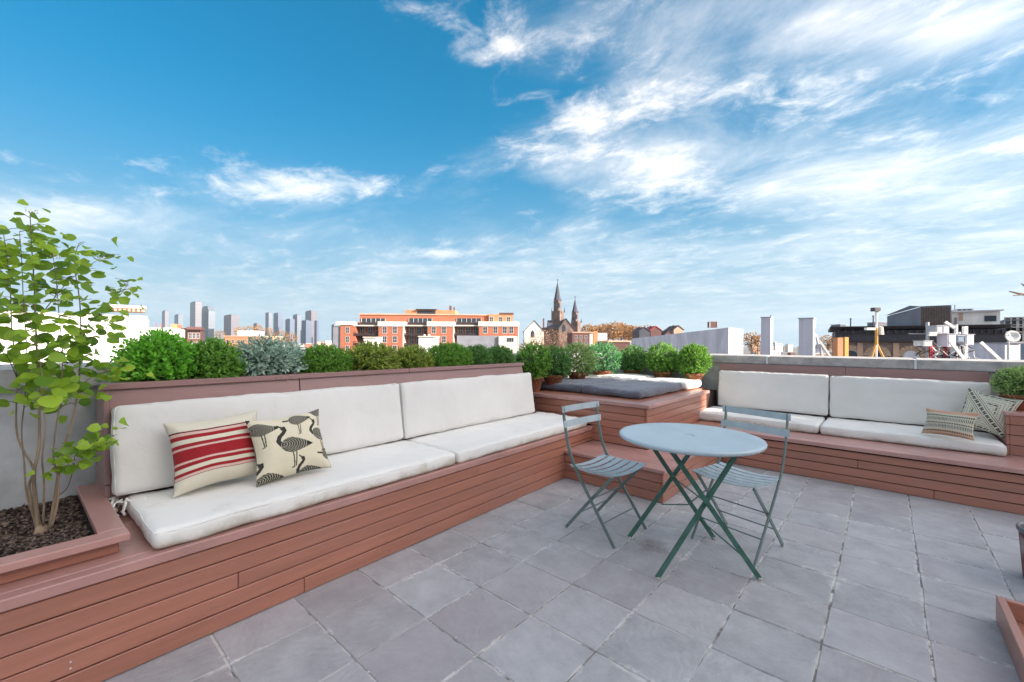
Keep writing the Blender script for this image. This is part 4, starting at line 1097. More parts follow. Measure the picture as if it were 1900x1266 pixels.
# root flare
MB().lathe([(.034, -.02), (.026, .01), (.018, .03), (.0, .04)], 10).build('root_flare', M['bark'], tree, smooth=True)
LEAF = foliage('lime_round_leaf', (0.085, 0.204, 0.020), (0.380, 0.553, 0.049), rough=0.42, trans=0.45)
def leaf_mesh(k):
    g = random.Random(300+k); l = 1.0; w = g.uniform(.84, 1.05); cup = g.uniform(.06, .22); droop = g.uniform(.05, .25)
    out = []
    n = 14
    for i in range(n):
        a = 2*math.pi*i/n
        r = .5*(1+.05*g.uniform(-1, 1)); x = .5-r*math.cos(a)*1.0; y = r*math.sin(a)*w
        if i == 0: x += .07                      # notch at the stalk
        if i == n//2: x += .05                   # short tip
        out.append((x, y))
    vs = [(x, y, cup*abs(y)**1.3*1.2-droop*x*x) for x, y in out]
    mids = [(.12, 0, -droop*.0144), (.5, 0, -droop*.25-.01), (.85, 0, -droop*.72-.005)]
    vs += mids; m0, m1, m2 = n, n+1, n+2
    fs = [(0, 1, m0), (n-1, 0, m0), (1, 2, m0), (n-1, m0, n-2)]
    fs += [(2, 3, m1, m0), (n-2, m0, m1, n-3), (3, 4, m1), (n-3, m1, n-4), (4, 5, m2, m1), (n-4, m1, m2, n-5), (5, 6, m2), (n-5, m2, n-6), (6, 7, m2), (n-6, m2, 7)]
    me = bpy.data.meshes.new('leaf'); me.from_pydata(vs, [], fs); me.polygons.foreach_set('use_smooth', [True]*len(fs))
    at = me.attributes.new('tone', 'FLOAT', 'POINT'); b = [.12, .3, .45, .6, .75, .95][k % 6]
    at.data.foreach_set('value', [min(1, max(0, b+g.uniform(-.06, .06))) for _ in vs]); me.materials.append(LEAF); me.update(); return me
LM = [leaf_mesh(k) for k in range(12)]
g = random.Random(77); nleaf = 0
cand = []
for si, st in enumerate(stem_pts):
    for q, t in st:
        z = q.z+.455
        lim = .95 if si < 6 else .30
        if (si < 6 and z > .99) or (si >= 6 and t > .25): cand.append((q, t, si))
g.shuffle(cand)
while nleaf < 292:
    q, t, si = cand[nleaf % len(cand)]
    a = g.uniform(0, 6.28); size = g.uniform(.042, .074)*(1.0 if t < .9 else .72)*(.75 if si >= 6 else 1.0)
    d = Vector((math.cos(a), math.sin(a), g.uniform(-.15, .55))).normalized()
    reach = g.uniform(.012, .075)*(.6 if si >= 6 else 1.0)
    p = q+d*reach+Vector((0, 0, g.uniform(-.01, .02)))
    o = link_mesh('leaf', LM[g.randrange(12)], None, tree)
    zax = (Vector((0, 0, .75))+Vector((g.gauss(0, .45)+.55, g.gauss(0, .5), 0))).normalized()
    xax = (d-zax*d.dot(zax)).normalized(); yax = zax.cross(xax)
    mw = Matrix((xax*size, yax*size, zax*size)).transposed().to_4x4(); mw.translation = p; o.matrix_local = mw
    nleaf += 1
# the small leaves too many to tell apart
cs_ = [cand[k % len(cand)] for k in range(300, 640)]
C_ = np.array([tuple(q+Vector((g.gauss(0, .05), g.gauss(0, .05), g.gauss(0, .035)))) for q, t, si in cs_]); gN = np.random.default_rng(4)
D_ = unit(len(C_), gN)*np.array([1, 1, .4]); U_ = np.array([.6, 0, .8])+gN.normal(scale=.4, size=(len(C_), 3)); S_ = gN.uniform(.028, .055, len(C_))
tag(link_mesh('small_leaves', leaves_mesh('small_leaves', C_, D_, U_, S_, S_*.95, gN.uniform(.2, 1, len(C_)), LEAF), None, tree), kind='stuff')
# leaf stalks and side twigs
tw = MB()
for k in range(150):
    q, t, si = cand[k]; a = g.uniform(0, 6.28); l = g.uniform(.02, .07)
    tw.tube([q, q+Vector((math.cos(a)*l*.5, math.sin(a)*l*.5, l*.25)), q+Vector((math.cos(a)*l, math.sin(a)*l, l*.3))], [.0016, .0012, .0008], 4)
tag(tw.build('twigs', M['twig'], tree, fix=False), kind='stuff')
# a few pale blossom sprays
M['blossom'] = surf('pale_blossom', (0.75, 0.74, 0.66), rough=0.8, var=0.05, bump=0)
for k in range(9):
    q, t, si = cand[-1-k*7]; b = MB(); c = q+Vector((g.uniform(-.02, .03), g.uniform(-.03, .03), .03))
    for _ in range(14):
        p = c+Vector((g.gauss(0, .012), g.gauss(0, .014), g.gauss(0, .006))); s = .0028
        b.add([p+Vector((s, 0, 0)), p+Vector((0, s, 0)), p+Vector((-s, 0, 0)), p+Vector((0, -s, 0)), p+Vector((0, 0, s)), p-Vector((0, 0, s))], [(0,1,4),(1,2,4),(2,3,4),(3,0,4),(1,0,5),(2,1,5),(3,2,5),(0,3,5)])
    b.build('blossom', M['blossom'], tree, fix=False)

# ------------------------------------------------------------------ low timber tray and pot at the right edge of the floor
tray = empty('low_timber_tray', (.70, 2.3, 0), 0, 'low reddish timber tray on the paving at the bottom right', 'tray')
def tb(name, x0, x1, y0, y1, z0, z1): return board(name, (x0-.70, x1-.70, y0-2.3, y1-2.3, z0, z1), M['deck'], tray, .003)
tb('side_board', .388, .418, 1.6, 3.035, .004, .118); tb('side_board', .985, 1.015, 1.6, 3.035, .004, .118)
tb('end_board', .419, .984, 3.005, 3.034, .004, .117); tb('end_board', .419, .984, 1.6, 1.63, .004, .117)
for k in range(3): tb('base_board', .42+k*.189, .42+k*.189+.185, 1.632, 3.003, .012, .035)
jar = empty('rusty_bucket', (.705, 3.69, 0), 0, 'worn red bucket with grey rim at the right edge of the terrace', 'bucket')
M['worn_red'] = surf('worn_red_paint', (0.16, 0.03, 0.03), rough=0.5, var=0.2, col2=(0.42, 0.38, 0.36), scale=7, thr=(.5, .7), bump=0.2)
MB().lathe([(0.0, .004), (.128, .002), (.132, .01), (.148, .262), (.140, .262), (.125, .015), (.0, .014)], 36).build('body', M['worn_red'], jar, smooth=True)
MB().lathe([(.149, .262), (.156, .268), (.156, .288), (.150, .294), (.142, .288), (.141, .262)], 36).build('rim', surf('grey_rim', (.17, .17, .18), rough=.4, metal=.4, var=.2), jar, smooth=True)

# ------------------------------------------------------------------ the town beyond the parapets
GZ = -14.0
grd = MB(); grd.add([(-3200, -550, GZ), (1450, -550, GZ), (1450, 3250, GZ), (-3200, 3250, GZ)], [(0, 1, 2, 3)])
ground = grd.build('ground', surf('street_ground', (0.16, 0.15, 0.14), rough=0.95, var=0.35, scale=0.01, bump=0, coord='Object')); tag(ground, kind='structure')

def plain(name, col, rough=0.85, var=0.12, scale=0.6, **k): return surf(name, col, rough, var, scale, bump=0, **k)
B = {
 'brick': None, 'white': plain('white_render', (0.70, 0.68, 0.66), var=.14, scale=1.2, stretch=(1, 1, .25), detail=9), 'cream': plain('cream_stone', (0.66, 0.58, 0.50)), 'peach': plain('peach_render', (0.60, 0.36, 0.25)),
 'brown': plain('brownstone', (0.13, 0.060, 0.055)), 'orange': plain('orange_brick', (0.50, 0.22, 0.11)), 'tan': plain('tan_brick', (0.46, 0.31, 0.22)),
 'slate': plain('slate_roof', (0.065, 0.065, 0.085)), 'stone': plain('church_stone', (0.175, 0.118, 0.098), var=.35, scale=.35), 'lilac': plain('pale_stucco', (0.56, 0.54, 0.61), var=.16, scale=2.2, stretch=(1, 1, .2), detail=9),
 'glass': plain('window_glass', (0.035, 0.045, 0.06), rough=0.15), 'frame': plain('window_frame', (0.50, 0.46, 0.43)), 'rail': plain('dark_railing', (0.035, 0.022, 0.022), rough=.5),
 'grey': plain('grey_panel', (0.22, 0.22, 0.25)), 'cornice': plain('dark_cornice', (0.045, 0.042, 0.055), rough=.6, scale=3), 'tar': plain('roof_tar', (0.12, 0.11, 0.11)),
 'whitepaint': plain('white_paint', (0.72, 0.70, 0.68), var=.15, scale=4, detail=8), 'steel': plain('galvanised_steel', (0.42, 0.43, 0.46), rough=.45), 'rust': plain('rusted_slats', (0.12, 0.075, 0.055), var=.45, scale=6),
 'yellow': plain('ochre_timber', (0.62, 0.33, 0.09)), 'redpaint': plain('red_paint', (0.40, 0.05, 0.06)), 'bluegrey': plain('blue_grey_panel', (0.17, 0.22, 0.29)), 'gold': plain('weathered_copper', (0.06, 0.20, 0.15)),
}
def brick_mat(name, c1, c2, mortar, sc):
    m, nt, p = new_mat(name); L = nt.links.new
    tc = n_(nt, 'ShaderNodeTexCoord'); mp = n_(nt, 'ShaderNodeMapping'); mp.inputs['Rotation'].default_value = (R(90), 0, 0); L(tc.outputs['Object'], mp.inputs[0])
    bt = n_(nt, 'ShaderNodeTexBrick', Scale=sc); L(mp.outputs[0], bt.inputs['Vector']); bt.inputs['Color1'].default_value = (*c1, 1); bt.inputs['Color2'].default_value = (*c2, 1); bt.inputs['Mortar'].default_value = (*mortar, 1)
    bt.inputs['Mortar Size'].default_value = .012
    L(bt.outputs[0], p.inputs['Base Color']); p.inputs['Roughness'].default_value = .9; return m
B['brick'] = brick_mat('red_brick', (.40, .125, .065), (.34, .10, .055), (.42, .22, .15), 1.2)
B['tanbrick'] = brick_mat('tan_wall_brick', (.33, .235, .20), (.22, .16, .145), (.20, .17, .16), 3.5)

def hor(px): return 636.8+.00698*(px-950)
class Site:
    """a building set out from its left edge: X() and Z() turn sight lines at its distance into metres"""
    def __init__(s, name, label, cat, px0, w, turn=0.0, group=None, base=GZ):
        s.px0, s.w, s.k = px0, w, w/FPX
        p = at_depth(px0, hor(px0), w); s.base = base
        s.root = empty(name, (p[0], p[1], base), YAW+turn, label, cat, group)
        s.p = p; s.D = np.array([math.cos(YAW+turn), math.sin(YAW+turn)])
    def hit(s, px):                 # where a sight line crosses the front: metres along it, and depth
        d = ray(px, 633.0); t = np.linalg.solve(np.array([[d[0], -s.D[0]], [d[1], -s.D[1]]]), s.p[:2]); return t[1], t[0]
    def X(s, px): return s.hit(px)[0]
    def Z(s, py, px=None): return EYE+(hor(s.px0 if px is None else px)-py)*s.hit(s.px0 if px is None else px)[1]/FPX-s.base
    def box(s, part, px_a, px_b, py_top, py_bot, y0, y1, mat, parent=None):
        z0 = 0 if py_bot is None else s.Z(py_bot, (px_a+px_b)/2)
        return MB().box(s.X(px_a), s.X(px_b), y0, y1, z0, s.Z(py_top, (px_a+px_b)/2)).build(part, mat, parent or s.root)
WIN = {}
def window_mesh(w, h, cross=True):
    key = (round(w, 2), round(h, 2), cross)
    if key not in WIN:
        b = MB(); t = min(w, h)*.09
        b.mat(0).box(-w/2, -w/2+t, -.06, .03, -h/2, h/2).box(w/2-t, w/2, -.06, .03, -h/2, h/2).box(-w/2+t, w/2-t, -.06, .03, h/2-t, h/2).box(-w/2+t, w/2-t, -.09, .03, -h/2, -h/2+t*1.2)
        if cross: b.box(-t*.3, t*.3, -.045, .03, -h/2+t*1.2, h/2-t).box(-w/2+t, -t*.3, -.04, .03, -t*.3, t*.3).box(t*.3, w/2-t, -.04, .03, -t*.3, t*.3)
        b.mat(1).box(-w/2+t, w/2-t, -.015, .02, -h/2+t, h/2-t)
        WIN[key] = b.mesh('window', [B['frame'], B['glass']])
    return WIN[key]
def win(site, cx, cz, w, h, y, parent=None, cross=True):
    return link_mesh('window', window_mesh(w, h, cross), None, parent or site.root, (cx, y, cz))

# --- red brick apartment building
bb = Site('apartment_building', 'large red brick apartment building with pale bands, bays and balconies', 'building', 617, 130)
def zx(x): return 580+x/4.75
def zy(y): return 540+y/4.75
bb.box('wall', zx(372), zx(1545), zy(205), None, 4.0, 22, B['brick'])
bb.box('wall', zx(1546), zx(1765), zy(200), None, 3.2, 20, B['orange'])
bb.box('wall', zx(168), zx(235), zy(310), None, 1.0, 14, B['grey'])
bb.box('wall', zx(236), zx(371), zy(300), None, .6, 14, B['brick'])
bb.box('parapet_band', zx(198), zx(345), zy(270), zy(299), .3, 14.2, B['cream'])
ph = bb.box('penthouse', zx(757), zx(1220), zy(150), zy(206), 8, 17, B['orange'])
bb.box('penthouse_window_band', zx(870), zx(1040), zy(156), zy(198), 7.9, 8.1, B['glass'], ph)
bb.box('penthouse_roof', zx(860), zx(1050), zy(143), zy(150), 7.0, 17, B['rail'], ph)
bb.box('chimney', zx(1160), zx(1178), zy(105), zy(150), 10, 11, B['brown'], ph); bb.box('chimney', zx(1198), zx(1210), zy(118), zy(150), 10, 11, B['brown'], ph)
bb.box('roof_edge', zx(365), zx(1550), zy(196), zy(205.5), 3.7, 22.2, B['peach'])
bb.box('roof_edge', zx(1640), zx(1770), zy(186), zy(200), 3.0, 8, B['brown'])
for a, b_ in ((390, 605), (820, 1030), (1255, 1475)):
    gl = bb.box('glazed_bay', zx(a), zx(b_), zy(235), zy(293), 3.9, 4.1, B['glass'])
    n = 5
    for k in range(n+1):
        x = a+(b_-a)*k/n; bb.box('mullion', zx(x)-.35, zx(x)+.35, zy(235), zy(293), 3.75, 3.89, B['frame'], gl)
    bb.box('glazing_rail', zx(a)-.5, zx(b_)+.5, zy(272), zy(293), 3.2, 3.4, B['rail'], gl)
for a, b_ in ((580, 800), (1012, 1242), (1465, 1815)):
    bay = bb.box('bay', zx(a), zx(b_), zy(312), None, 0, 4.5, B['brick'])
    bb.box('bay_band', zx(a-5), zx(b_+5), zy(270), zy(312.5), -.25, 4.7, B['cream'], bay)
    bb.box('bay_corner', zx(b_-6), zx(b_+.6), zy(313), None, -.06, 4.4, B['cream'], bay)
    cols = [a+55, a+145] if b_-a < 300 else [a+55, a+145, a+228, a+285]
    for r_ in range(4):
        for c_ in cols: win(bb, bb.X(zx(c_)), bb.Z(zy(345+r_*82), zx(c_)), 1.45, 2.15, 0.0)
for c_ in (300,):
    for r_ in range(3): win(bb, bb.X(zx(c_)), bb.Z(zy(345+r_*82), zx(c_)), 1.2, 2.0, .6)
for c_ in (1570, 1655, 1725): win(bb, bb.X(zx(c_)), bb.Z(zy(250), zx(c_)), 1.3, 1.9, 3.2)
for a, b_ in ((355, 578), (805, 1010), (1245, 1463)):
    for k, yy in enumerate((300, 385, 470)):
        s_ = bb.box('balcony', zx(a), zx(b_), zy(yy), zy(yy+10), .5, 4.0, B['cream'] if k == 0 else B['rail'])
        if k:
            for q in range(9):
                x = a+(b_-a)*q/8; bb.box('railing_post', zx(x)-.2, zx(x)+.2, zy(yy-24), zy(yy), .55, .63, B['rail'], s_)
            bb.box('railing', zx(a), zx(b_), zy(yy-25), zy(yy-22), .54, .64, B['rail'], s_); bb.box('railing_panel', zx(a), zx(b_), zy(yy-12), zy(yy-1), .57, .61, B['rail'], s_)
    for r_ in range(3):
        for f_ in (.2, .52, .84): win(bb, bb.X(zx(a+(b_-a)*f_)), bb.Z(zy(345+r_*85), zx(a)), 1.7, 2.3, 4.0)
# low blocks in front of it
ls = Site('low_block', 'low grey walled block in front of the right end of the brick apartments', 'building', zx(1272), 95); ls.box('wall', zx(1272), zx(1640), zy(395), None, 0, 10, B['grey']); ls.box('wall', zx(1641), zx(1805), zy(400), None, -.5, 9, B['cream'])
for c_ in (1722, 1742, 1762): win(ls, ls.X(zx(c_)), ls.Z(zy(432), zx(c_)), .55, 1.0, -.5, cross=False)
for k, (a, b_, t_, lab) in enumerate(((450, 560, 412, 'white rooftop box before the left bays of the brick apartments'), (935, 1085, 405, 'white rooftop stair head before the middle of the brick apartments'))):
    q = Site('stair_head', lab, 'rooftop box', zx(a), 88); q.box('wall', zx(a), zx(b_), zy(t_), None, 0, 4, B['white']); q.box('roof', zx(a-5), zx(b_+5), zy(t_-7), zy(t_), -.3, 4.2, B['cream'])
    if k: [q.box('flue', zx(a+35+u_*40), zx(a+48+u_*40), zy(t_-22), zy(t_-7), 1, 1.6, B['cream']) for u_ in range(2)]

# --- church with two spires
cs = Site('church', 'stone church with two pointed spires above autumn trees', 'church', 975, 300)
K6 = 6.329
def cx_(x): return 940+x/K6
def cy_(y): return 500+y/K6
def spire(part, x0, x1, ytop, ybot, yc, mat, parent=None, n=8):
    xa, xb = cs.X(cx_(x0)), cs.X(cx_(x1)); r = (xb-xa)/2; c = (xa+xb)/2; z0, z1 = cs.Z(cy_(ybot), cx_(x0)), cs.Z(cy_(ytop), cx_(x0))
    b = MB(); vs = [(c+r*1.08*math.cos(2*math.pi*(k+.5)/n), yc+r*1.08*math.sin(2*math.pi*(k+.5)/n), z0) for k in range(n)]+[(c, yc, z1)]
    b.add(vs, [(k, (k+1) % n, n) for k in range(n)]+[tuple(range(n-1, -1, -1))]); return b.build(part, mat, parent or cs.root)
def tower(x0, x1, y_belfry, y_top, y_spire, bx0, bx1, tip, yc):
    xa, xb = cs.X(cx_(x0)), cs.X(cx_(x1)); w_ = xb-xa
    # the tower stands at an angle to us: turn its body half round
    def body(part, xl, xr, yt, yb, parent=None):
        a_, b_ = cs.X(cx_(xl)), cs.X(cx_(xr)); r = (b_-a_)/2; c = (a_+b_)/2; z0 = 0 if yb is None else cs.Z(cy_(yb), cx_(xl)); z1 = cs.Z(cy_(yt), cx_(xl))
        pts = [(c+r*math.cos(t_), yc+r*math.sin(t_)) for t_ in (R(-78), R(12), R(102), R(192))]
        return MB().prism(pts, z0, z1, 'z').build(part, B['stone'], parent or cs.root), c, r, z1
    t, c, r, z1 = body('tower', x0, x1, y_belfry, None)
    body('belfry', bx0, bx1, y_top, y_belfry, t)
    for px_, yy in ((x0+4, y_belfry-45), (x1-4, y_belfry-45), ((x0+x1)/2-8, y_belfry-40)): spire('pinnacle', px_-8, px_+8, yy, y_belfry+20, yc-r*.7, B['slate'], t, 5)
    for px_ in (bx0+3, bx1-3, (bx0+bx1)/2): spire('pinnacle', px_-6, px_+6, y_top-22, y_top+12, yc-r*.4, B['stone'], t, 5)
    sp = spire('spire', bx0+6, bx1-6, tip, y_top, yc, B['slate'], t)
    zt = cs.Z(cy_(tip), cx_(x0)); cc = (cs.X(cx_(bx0))+cs.X(cx_(bx1)))/2
    MB().box(cc-.15, cc+.15, yc-.15, yc+.15, zt-.6, zt+1.6).build('finial', B['rail'], sp); MB().box(cc-.6, cc+.6, yc-.14, yc+.14, zt+.7, zt+1.0).build('finial_arm', B['rail'], sp)
    # belfry openings
    for f_ in (.36, .68):
        xx = cs.X(cx_(bx0+(bx1-bx0)*f_)); zz_ = cs.Z(cy_((y_belfry+y_top)/2), cx_(x0))
        rb_ = (cs.X(cx_(bx1))-cs.X(cx_(bx0)))/2
        MB().prism([(xx-.45, zz_-1.6), (xx+.45, zz_-1.6), (xx+.45, zz_+.9), (xx, zz_+1.8), (xx-.45, zz_+.9)], yc-rb_*1.0, yc-rb_*.3).build('louvre', B['glass'], t)
    return t
tower(532, 692, 480, 350, None, 560, 655, 118, 8)
tower(778, 905, 600, 492, None, 788, 872, 318, 12)
def gable(x0, x1, yeave, yridge, y0, y1, mat, roofm):
    xa, xb = cs.X(cx_(x0)), cs.X(cx_(x1)); ze, zr = cs.Z(cy_(yeave), cx_(x0)), cs.Z(cy_(yridge), cx_(x0)); c = (xa+xb)/2
    b = MB().prism([(xa, 0), (xb, 0), (xb, ze), (c, zr), (xa, ze)], y0, y1).build('gabled_wall', mat, cs.root)
    for s_, xe in ((-1, xa), (1, xb)):
        MB().add([(xe+s_*.5, y0-.4, ze-.4), (c, y0-.4, zr+.12), (c, y1, zr+.12), (xe+s_*.5, y1, ze-.4), (xe+s_*.5, y0-.4, ze+.1), (c, y0-.4, zr+.6), (c, y1, zr+.6), (xe+s_*.5, y1, ze+.1)],
                 [(0,3,2,1),(4,5,6,7),(0,1,5,4),(1,2,6,5),(2,3,7,6),(3,0,4,7)]).build('roof', roofm, b)
    return b
gable(205, 430, 730, 610, -6, 18, B['cream'], B['slate'])
gable(598, 765, 700, 590, -8, 10, B['stone'], B['slate'])
cs.box('nave', cx_(430), cx_(640), cy_(680), None, 2, 16, B['stone'])
MB().add([(cs.X(cx_(480)), 2, cs.Z(cy_(682))), (cs.X(cx_(640)), 2, cs.Z(cy_(682))), (cs.X(cx_(640)), 9, cs.Z(cy_(588))), (cs.X(cx_(490)), 9, cs.Z(cy_(588))), (cs.X(cx_(490)), 16, cs.Z(cy_(682))), (cs.X(cx_(640)), 16, cs.Z(cy_(682)))],
         [(0, 1, 2, 3), (3, 2, 5, 4), (0, 3, 4), (1, 5, 2), (0, 4, 5, 1)]).build('nave_roof', B['slate'], cs.root)
cs.box('chimney', cx_(425), cx_(442), cy_(575), cy_(690), 0, 1.5, B['brown'])
for xx, yy in ((300, 760), (655, 690)):
    c = cs.X(cx_(xx)); z = cs.Z(cy_(yy)); yb = -6.15 if xx < 400 else -8.15
    MB().prism([(c-1.2, z-2.5), (c+1.2, z-2.5), (c+1.2, z+1.2), (c, z+2.8), (c-1.2, z+1.2)], yb, yb+.3).build('window', B['glass'], cs.root)

# --- far towers
def tower_mat(name, c1, c2, sc):
    m, nt, p = new_mat(name); L = nt.links.new
    tc = n_(nt, 'ShaderNodeTexCoord'); mp = n_(nt, 'ShaderNodeMapping'); mp.inputs['Rotation'].default_value = (R(90), 0, 0); L(tc.outputs['Object'], mp.inputs[0])
    bt = n_(nt, 'ShaderNodeTexBrick', Scale=sc); bt.offset = 0.0; L(mp.outputs[0], bt.inputs['Vector']); bt.inputs['Color1'].default_value = (*c1, 1); bt.inputs['Color2'].default_value = (*[x*.9 for x in c1], 1); bt.inputs['Mortar'].default_value = (*c2, 1); bt.inputs['Mortar Size'].default_value = .05
    L(bt.outputs[0], p.inputs['Base Color']); p.inputs['Roughness'].default_value = .35; return m
TM = [tower_mat('tower_glass_blue', (.06, .09, .16), (.11, .14, .20), .12), tower_mat('tower_glass_pale', (.105, .135, .175), (.17, .19, .22), .12), tower_mat('tower_brown', (.10, .085, .105), (.15, .14, .16), .12), tower_mat('tower_dark', (.04, .065, .13), (.10, .13, .19), .12)]  # distance haze put into the tower colours as a blue cast
TOWERS = [(300, 309, 577, 2, 'slim brownish tower left in the distant skyline', 0), (323, 335, 584, 1, 'short pale tower second in the distant skyline', 0), (352, 368, 561, 2, 'tallest far tower, mauve and flat topped', 0),
 (372, 393, 570, 1, 'pale glass far tower with sloping shoulders beside the tallest', 1), (415, 437, 585, 2, 'broad pinkish far tower standing alone', 0), (470, 480, 600, 2, 'low brown far tower left of the cluster', 0), (492, 502, 580, 1, 'pale slim far tower starting the right cluster', 0),
 (507, 521, 581, 0, 'steel blue far tower with a bright right side', 0), (529, 543, 592, 0, 'grey blue far tower between two taller ones', 0), (543, 556, 584, 1, 'pale square far tower in the right cluster', 0), (557, 574, 595, 3, 'dark blue wide far tower in front of the cluster', 0),
 (566, 584, 577, 2, 'tall mauve far tower at the right of the cluster', 0), (583, 590, 595, 3, 'thin dark far tower at the cluster\'s right edge', 0), (615, 622, 602, 2, 'dark far tower just left of the brick apartments', 0)]
for i, (a, b_, t_, m_, lab, shp) in enumerate(TOWERS):
    s = Site('distant_tower', lab, 'tower', a, 2000+60*(i % 4), turn=R(-42), group='distant towers on the skyline')
    mpx = a+(b_-a)*(.62 if not shp else .7); W_ = s.X(mpx); D_ = (b_-mpx)*s.k/.66
    if shp:
        MB().prism([(0, 0), (W_, 0), (W_, s.Z(t_+10)), (W_*.80, s.Z(t_)), (W_*.24, s.Z(t_)), (0, s.Z(t_+10))], 0, D_).build('shaft', TM[m_], s.root)
        for q in range(9): MB().box(W_*q/8-.4, W_*q/8+.4, -.6, 0, 0, s.Z(t_+10)).build('mullion', TM[1], s.root)
    else:
        sh_ = MB().box(0, W_, 0, D_, 0, s.Z(t_+1.2)).build('shaft', TM[m_], s.root); MB().box(W_*.12, W_*.88, D_*.1, D_*.8, s.Z(t_+1.2), s.Z(t_)).build('crown', TM[3], s.root)
        zt_ = s.Z(t_+1.2); nf = 14
        for q in range(nf): MB().box(-.5, W_+.5, -.5, D_+.5, zt_*(q+.9)/nf, zt_*(q+.9)/nf+1.2).build('floor_band', TM[3 if m_ != 3 else 0], sh_)

# --- left middle distance
wb = Site('white_building', 'plain sunlit white building behind the leafy tree', 'building', 272, 42, turn=R(40))
wb.box('wall', -40, 272, 584, None, 0, 12, B['white']); wb.box('roof_edge', -42, 273, 581.5, 584, -.15, 12.2, B['cream'])
hut = Site('rooftop_hut', 'rusty pink rooftop hut standing on the white building', 'rooftop hut', 205, 46, turn=R(40), base=EYE+(637-582)*46/FPX)
hut.box('wall', 205, 268, 572, None, 0, 3, B['tan']); hut.box('roof', 203, 270, 567, 572, -.2, 3.2, B['cream'])
for k in range(7): hut.box('slat', 208+k*8.5, 211+k*8.5, 573, 580, -.06, 0, B['brown'])
wb2 = Site('white_building', 'lower white wing with a long flat top right of the tall white building', 'building', 273, 50, turn=R(34)); wb2.box('wall', 273, 330, 610, None, 0, 10, B['white']); wb2.box('roof_edge', 272.5, 331, 608.5, 610, -.1, 10, B['cream'])
for k in range(2): wb2.box('vent_pipe', 282+k*10, 283.3+k*10, 598, 608.5, 3, 3.1, B['redpaint'])
pe = Site('peach_house', 'peach rendered house wall beside the dark bracketed facade', 'house', 322, 70, turn=R(34)); pe.box('wall', 322, 346, 611, None, 0, 12, B['peach']); pe.box('wall', 309, 321.8, 599, None, 6, 16, B['orange']); pe.box('roof_edge', 321, 347, 609, 611, -.2, 12, B['brown'])
bs = Site('brownstone_house', 'narrow dark brown house front with heavy bracketed cornice', 'house', 347, 70, turn=R(34)); bs.box('wall', 347, 373, 612, None, 0, 12, B['brown']); co = bs.box('cornice', 346, 374.5, 607, 612, -.5, 12, B['brown'])
for k in range(6): bs.box('bracket', 348+k*4.6, 349.6+k*4.6, 612, 615, -.4, 0, B['rail'], co)
for r_ in range(2):
    for c_ in (353, 360, 367): win(bs, bs.X(c_), bs.Z(623+r_*17), .45, .95, 0)
ob = Site('orange_warehouse', 'long low orange brick warehouse before the skyline towers', 'warehouse', 417, 230); ob.box('wall', 417, 478, 625, None, 0, 25, B['orange']); ob.box('wall', 423, 450, 613, None, 8, 20, B['white']); ob.box('roof_edge', 416, 479, 623, 625, -.3, 25, B['peach'])
for k in range(6): win(ob, ob.X(422+k*10), ob.Z(634), 1.4, 2.2, 0)

def autumn_tree(px, pw, ptop, w, mat, label, group, seed, n=420, base=GZ, bare=False, zlow=None):
    g_ = np.random.default_rng(seed); rr_ = random.Random(seed)
    s = Site('autumn_tree', label, 'tree', px, w, group=group, base=base); r = pw/2*s.k; top = s.Z(ptop); H = min(top*.9, r*(2.4 if bare else 1.9)); cz = top-H/2
    MB().tube([(0, 0, 0), (0, 0, cz-H*.2), (r*.1, 0, cz+H*.25)], [r*.10, r*.06, r*.02], 6).build('trunk', M['twig'], s.root)
    for k in range(7 if not bare else 16):
        a = rr_.uniform(0, 6.28); e = rr_.uniform(.3, .9)
        MB().tube([(0, 0, cz-H*rr_.uniform(.1, .45)), (math.cos(a)*r*.4, math.sin(a)*r*.4, cz-H*.05), (math.cos(a)*r*.85, math.sin(a)*r*.85, cz+H*.45*e)], [r*.035, r*.02, r*.006], 4).build('limb', M['twig'], s.root)
    d = unit(n, g_); lum = np.array([mnoise.noise(Vector((p[0]*2.2+seed, p[1]*2.2, p[2]*2.2))) for p in d])
    c = d*np.array([r, r, H/2])*((.5+.5*g_.random(n)**.5)*(1+.25*lum))[:, None]+np.array([0, 0, cz])
    sz = r*(.16 if not bare else .09)*g_.uniform(.6, 1.3, n)
    me = leaves_mesh('crown', c, unit(n, g_), unit(n, g_), sz, sz*.8, np.clip(.5+.6*lum+g_.normal(scale=.15, size=n), 0, 1), mat)
    link_mesh('crown', me, None, s.root)
AM = foliage('autumn_gold_leaves', (0.20, 0.09, 0.022), (0.52, 0.28, 0.07), trans=.3)
AM2 = foliage('autumn_tan_leaves', (0.22, 0.115, 0.06), (0.50, 0.30, 0.17), trans=.3)
lab = 'golden autumn tree on the hill right of the church'
for k, (px, pw, pt) in enumerate(((1092, 34, 601), (1108, 30, 603), (1122, 34, 600), (1138, 36, 598), (1152, 34, 599), (1166, 32, 603), (1180, 34, 604), (1195, 34, 606), (1210, 30, 609))):
    autumn_tree(px, pw, pt, 430+15*(k % 3), AM, ('leftmost golden tree on the hill, touching the smaller church tower', 'second golden tree on the hill counting from the church', 'third golden tree on the hill counting from the church', 'tallest golden tree in the middle of the hill', 'fifth golden tree on the hill counting from the church', 'sixth golden tree on the hill counting from the church', 'third golden tree from the right end of the hill', 'second golden tree from the right end of the hill', 'last golden tree on the hill, touching the slate roofed house')[k], 'golden trees on the hill right of the church', 500+k, 700)


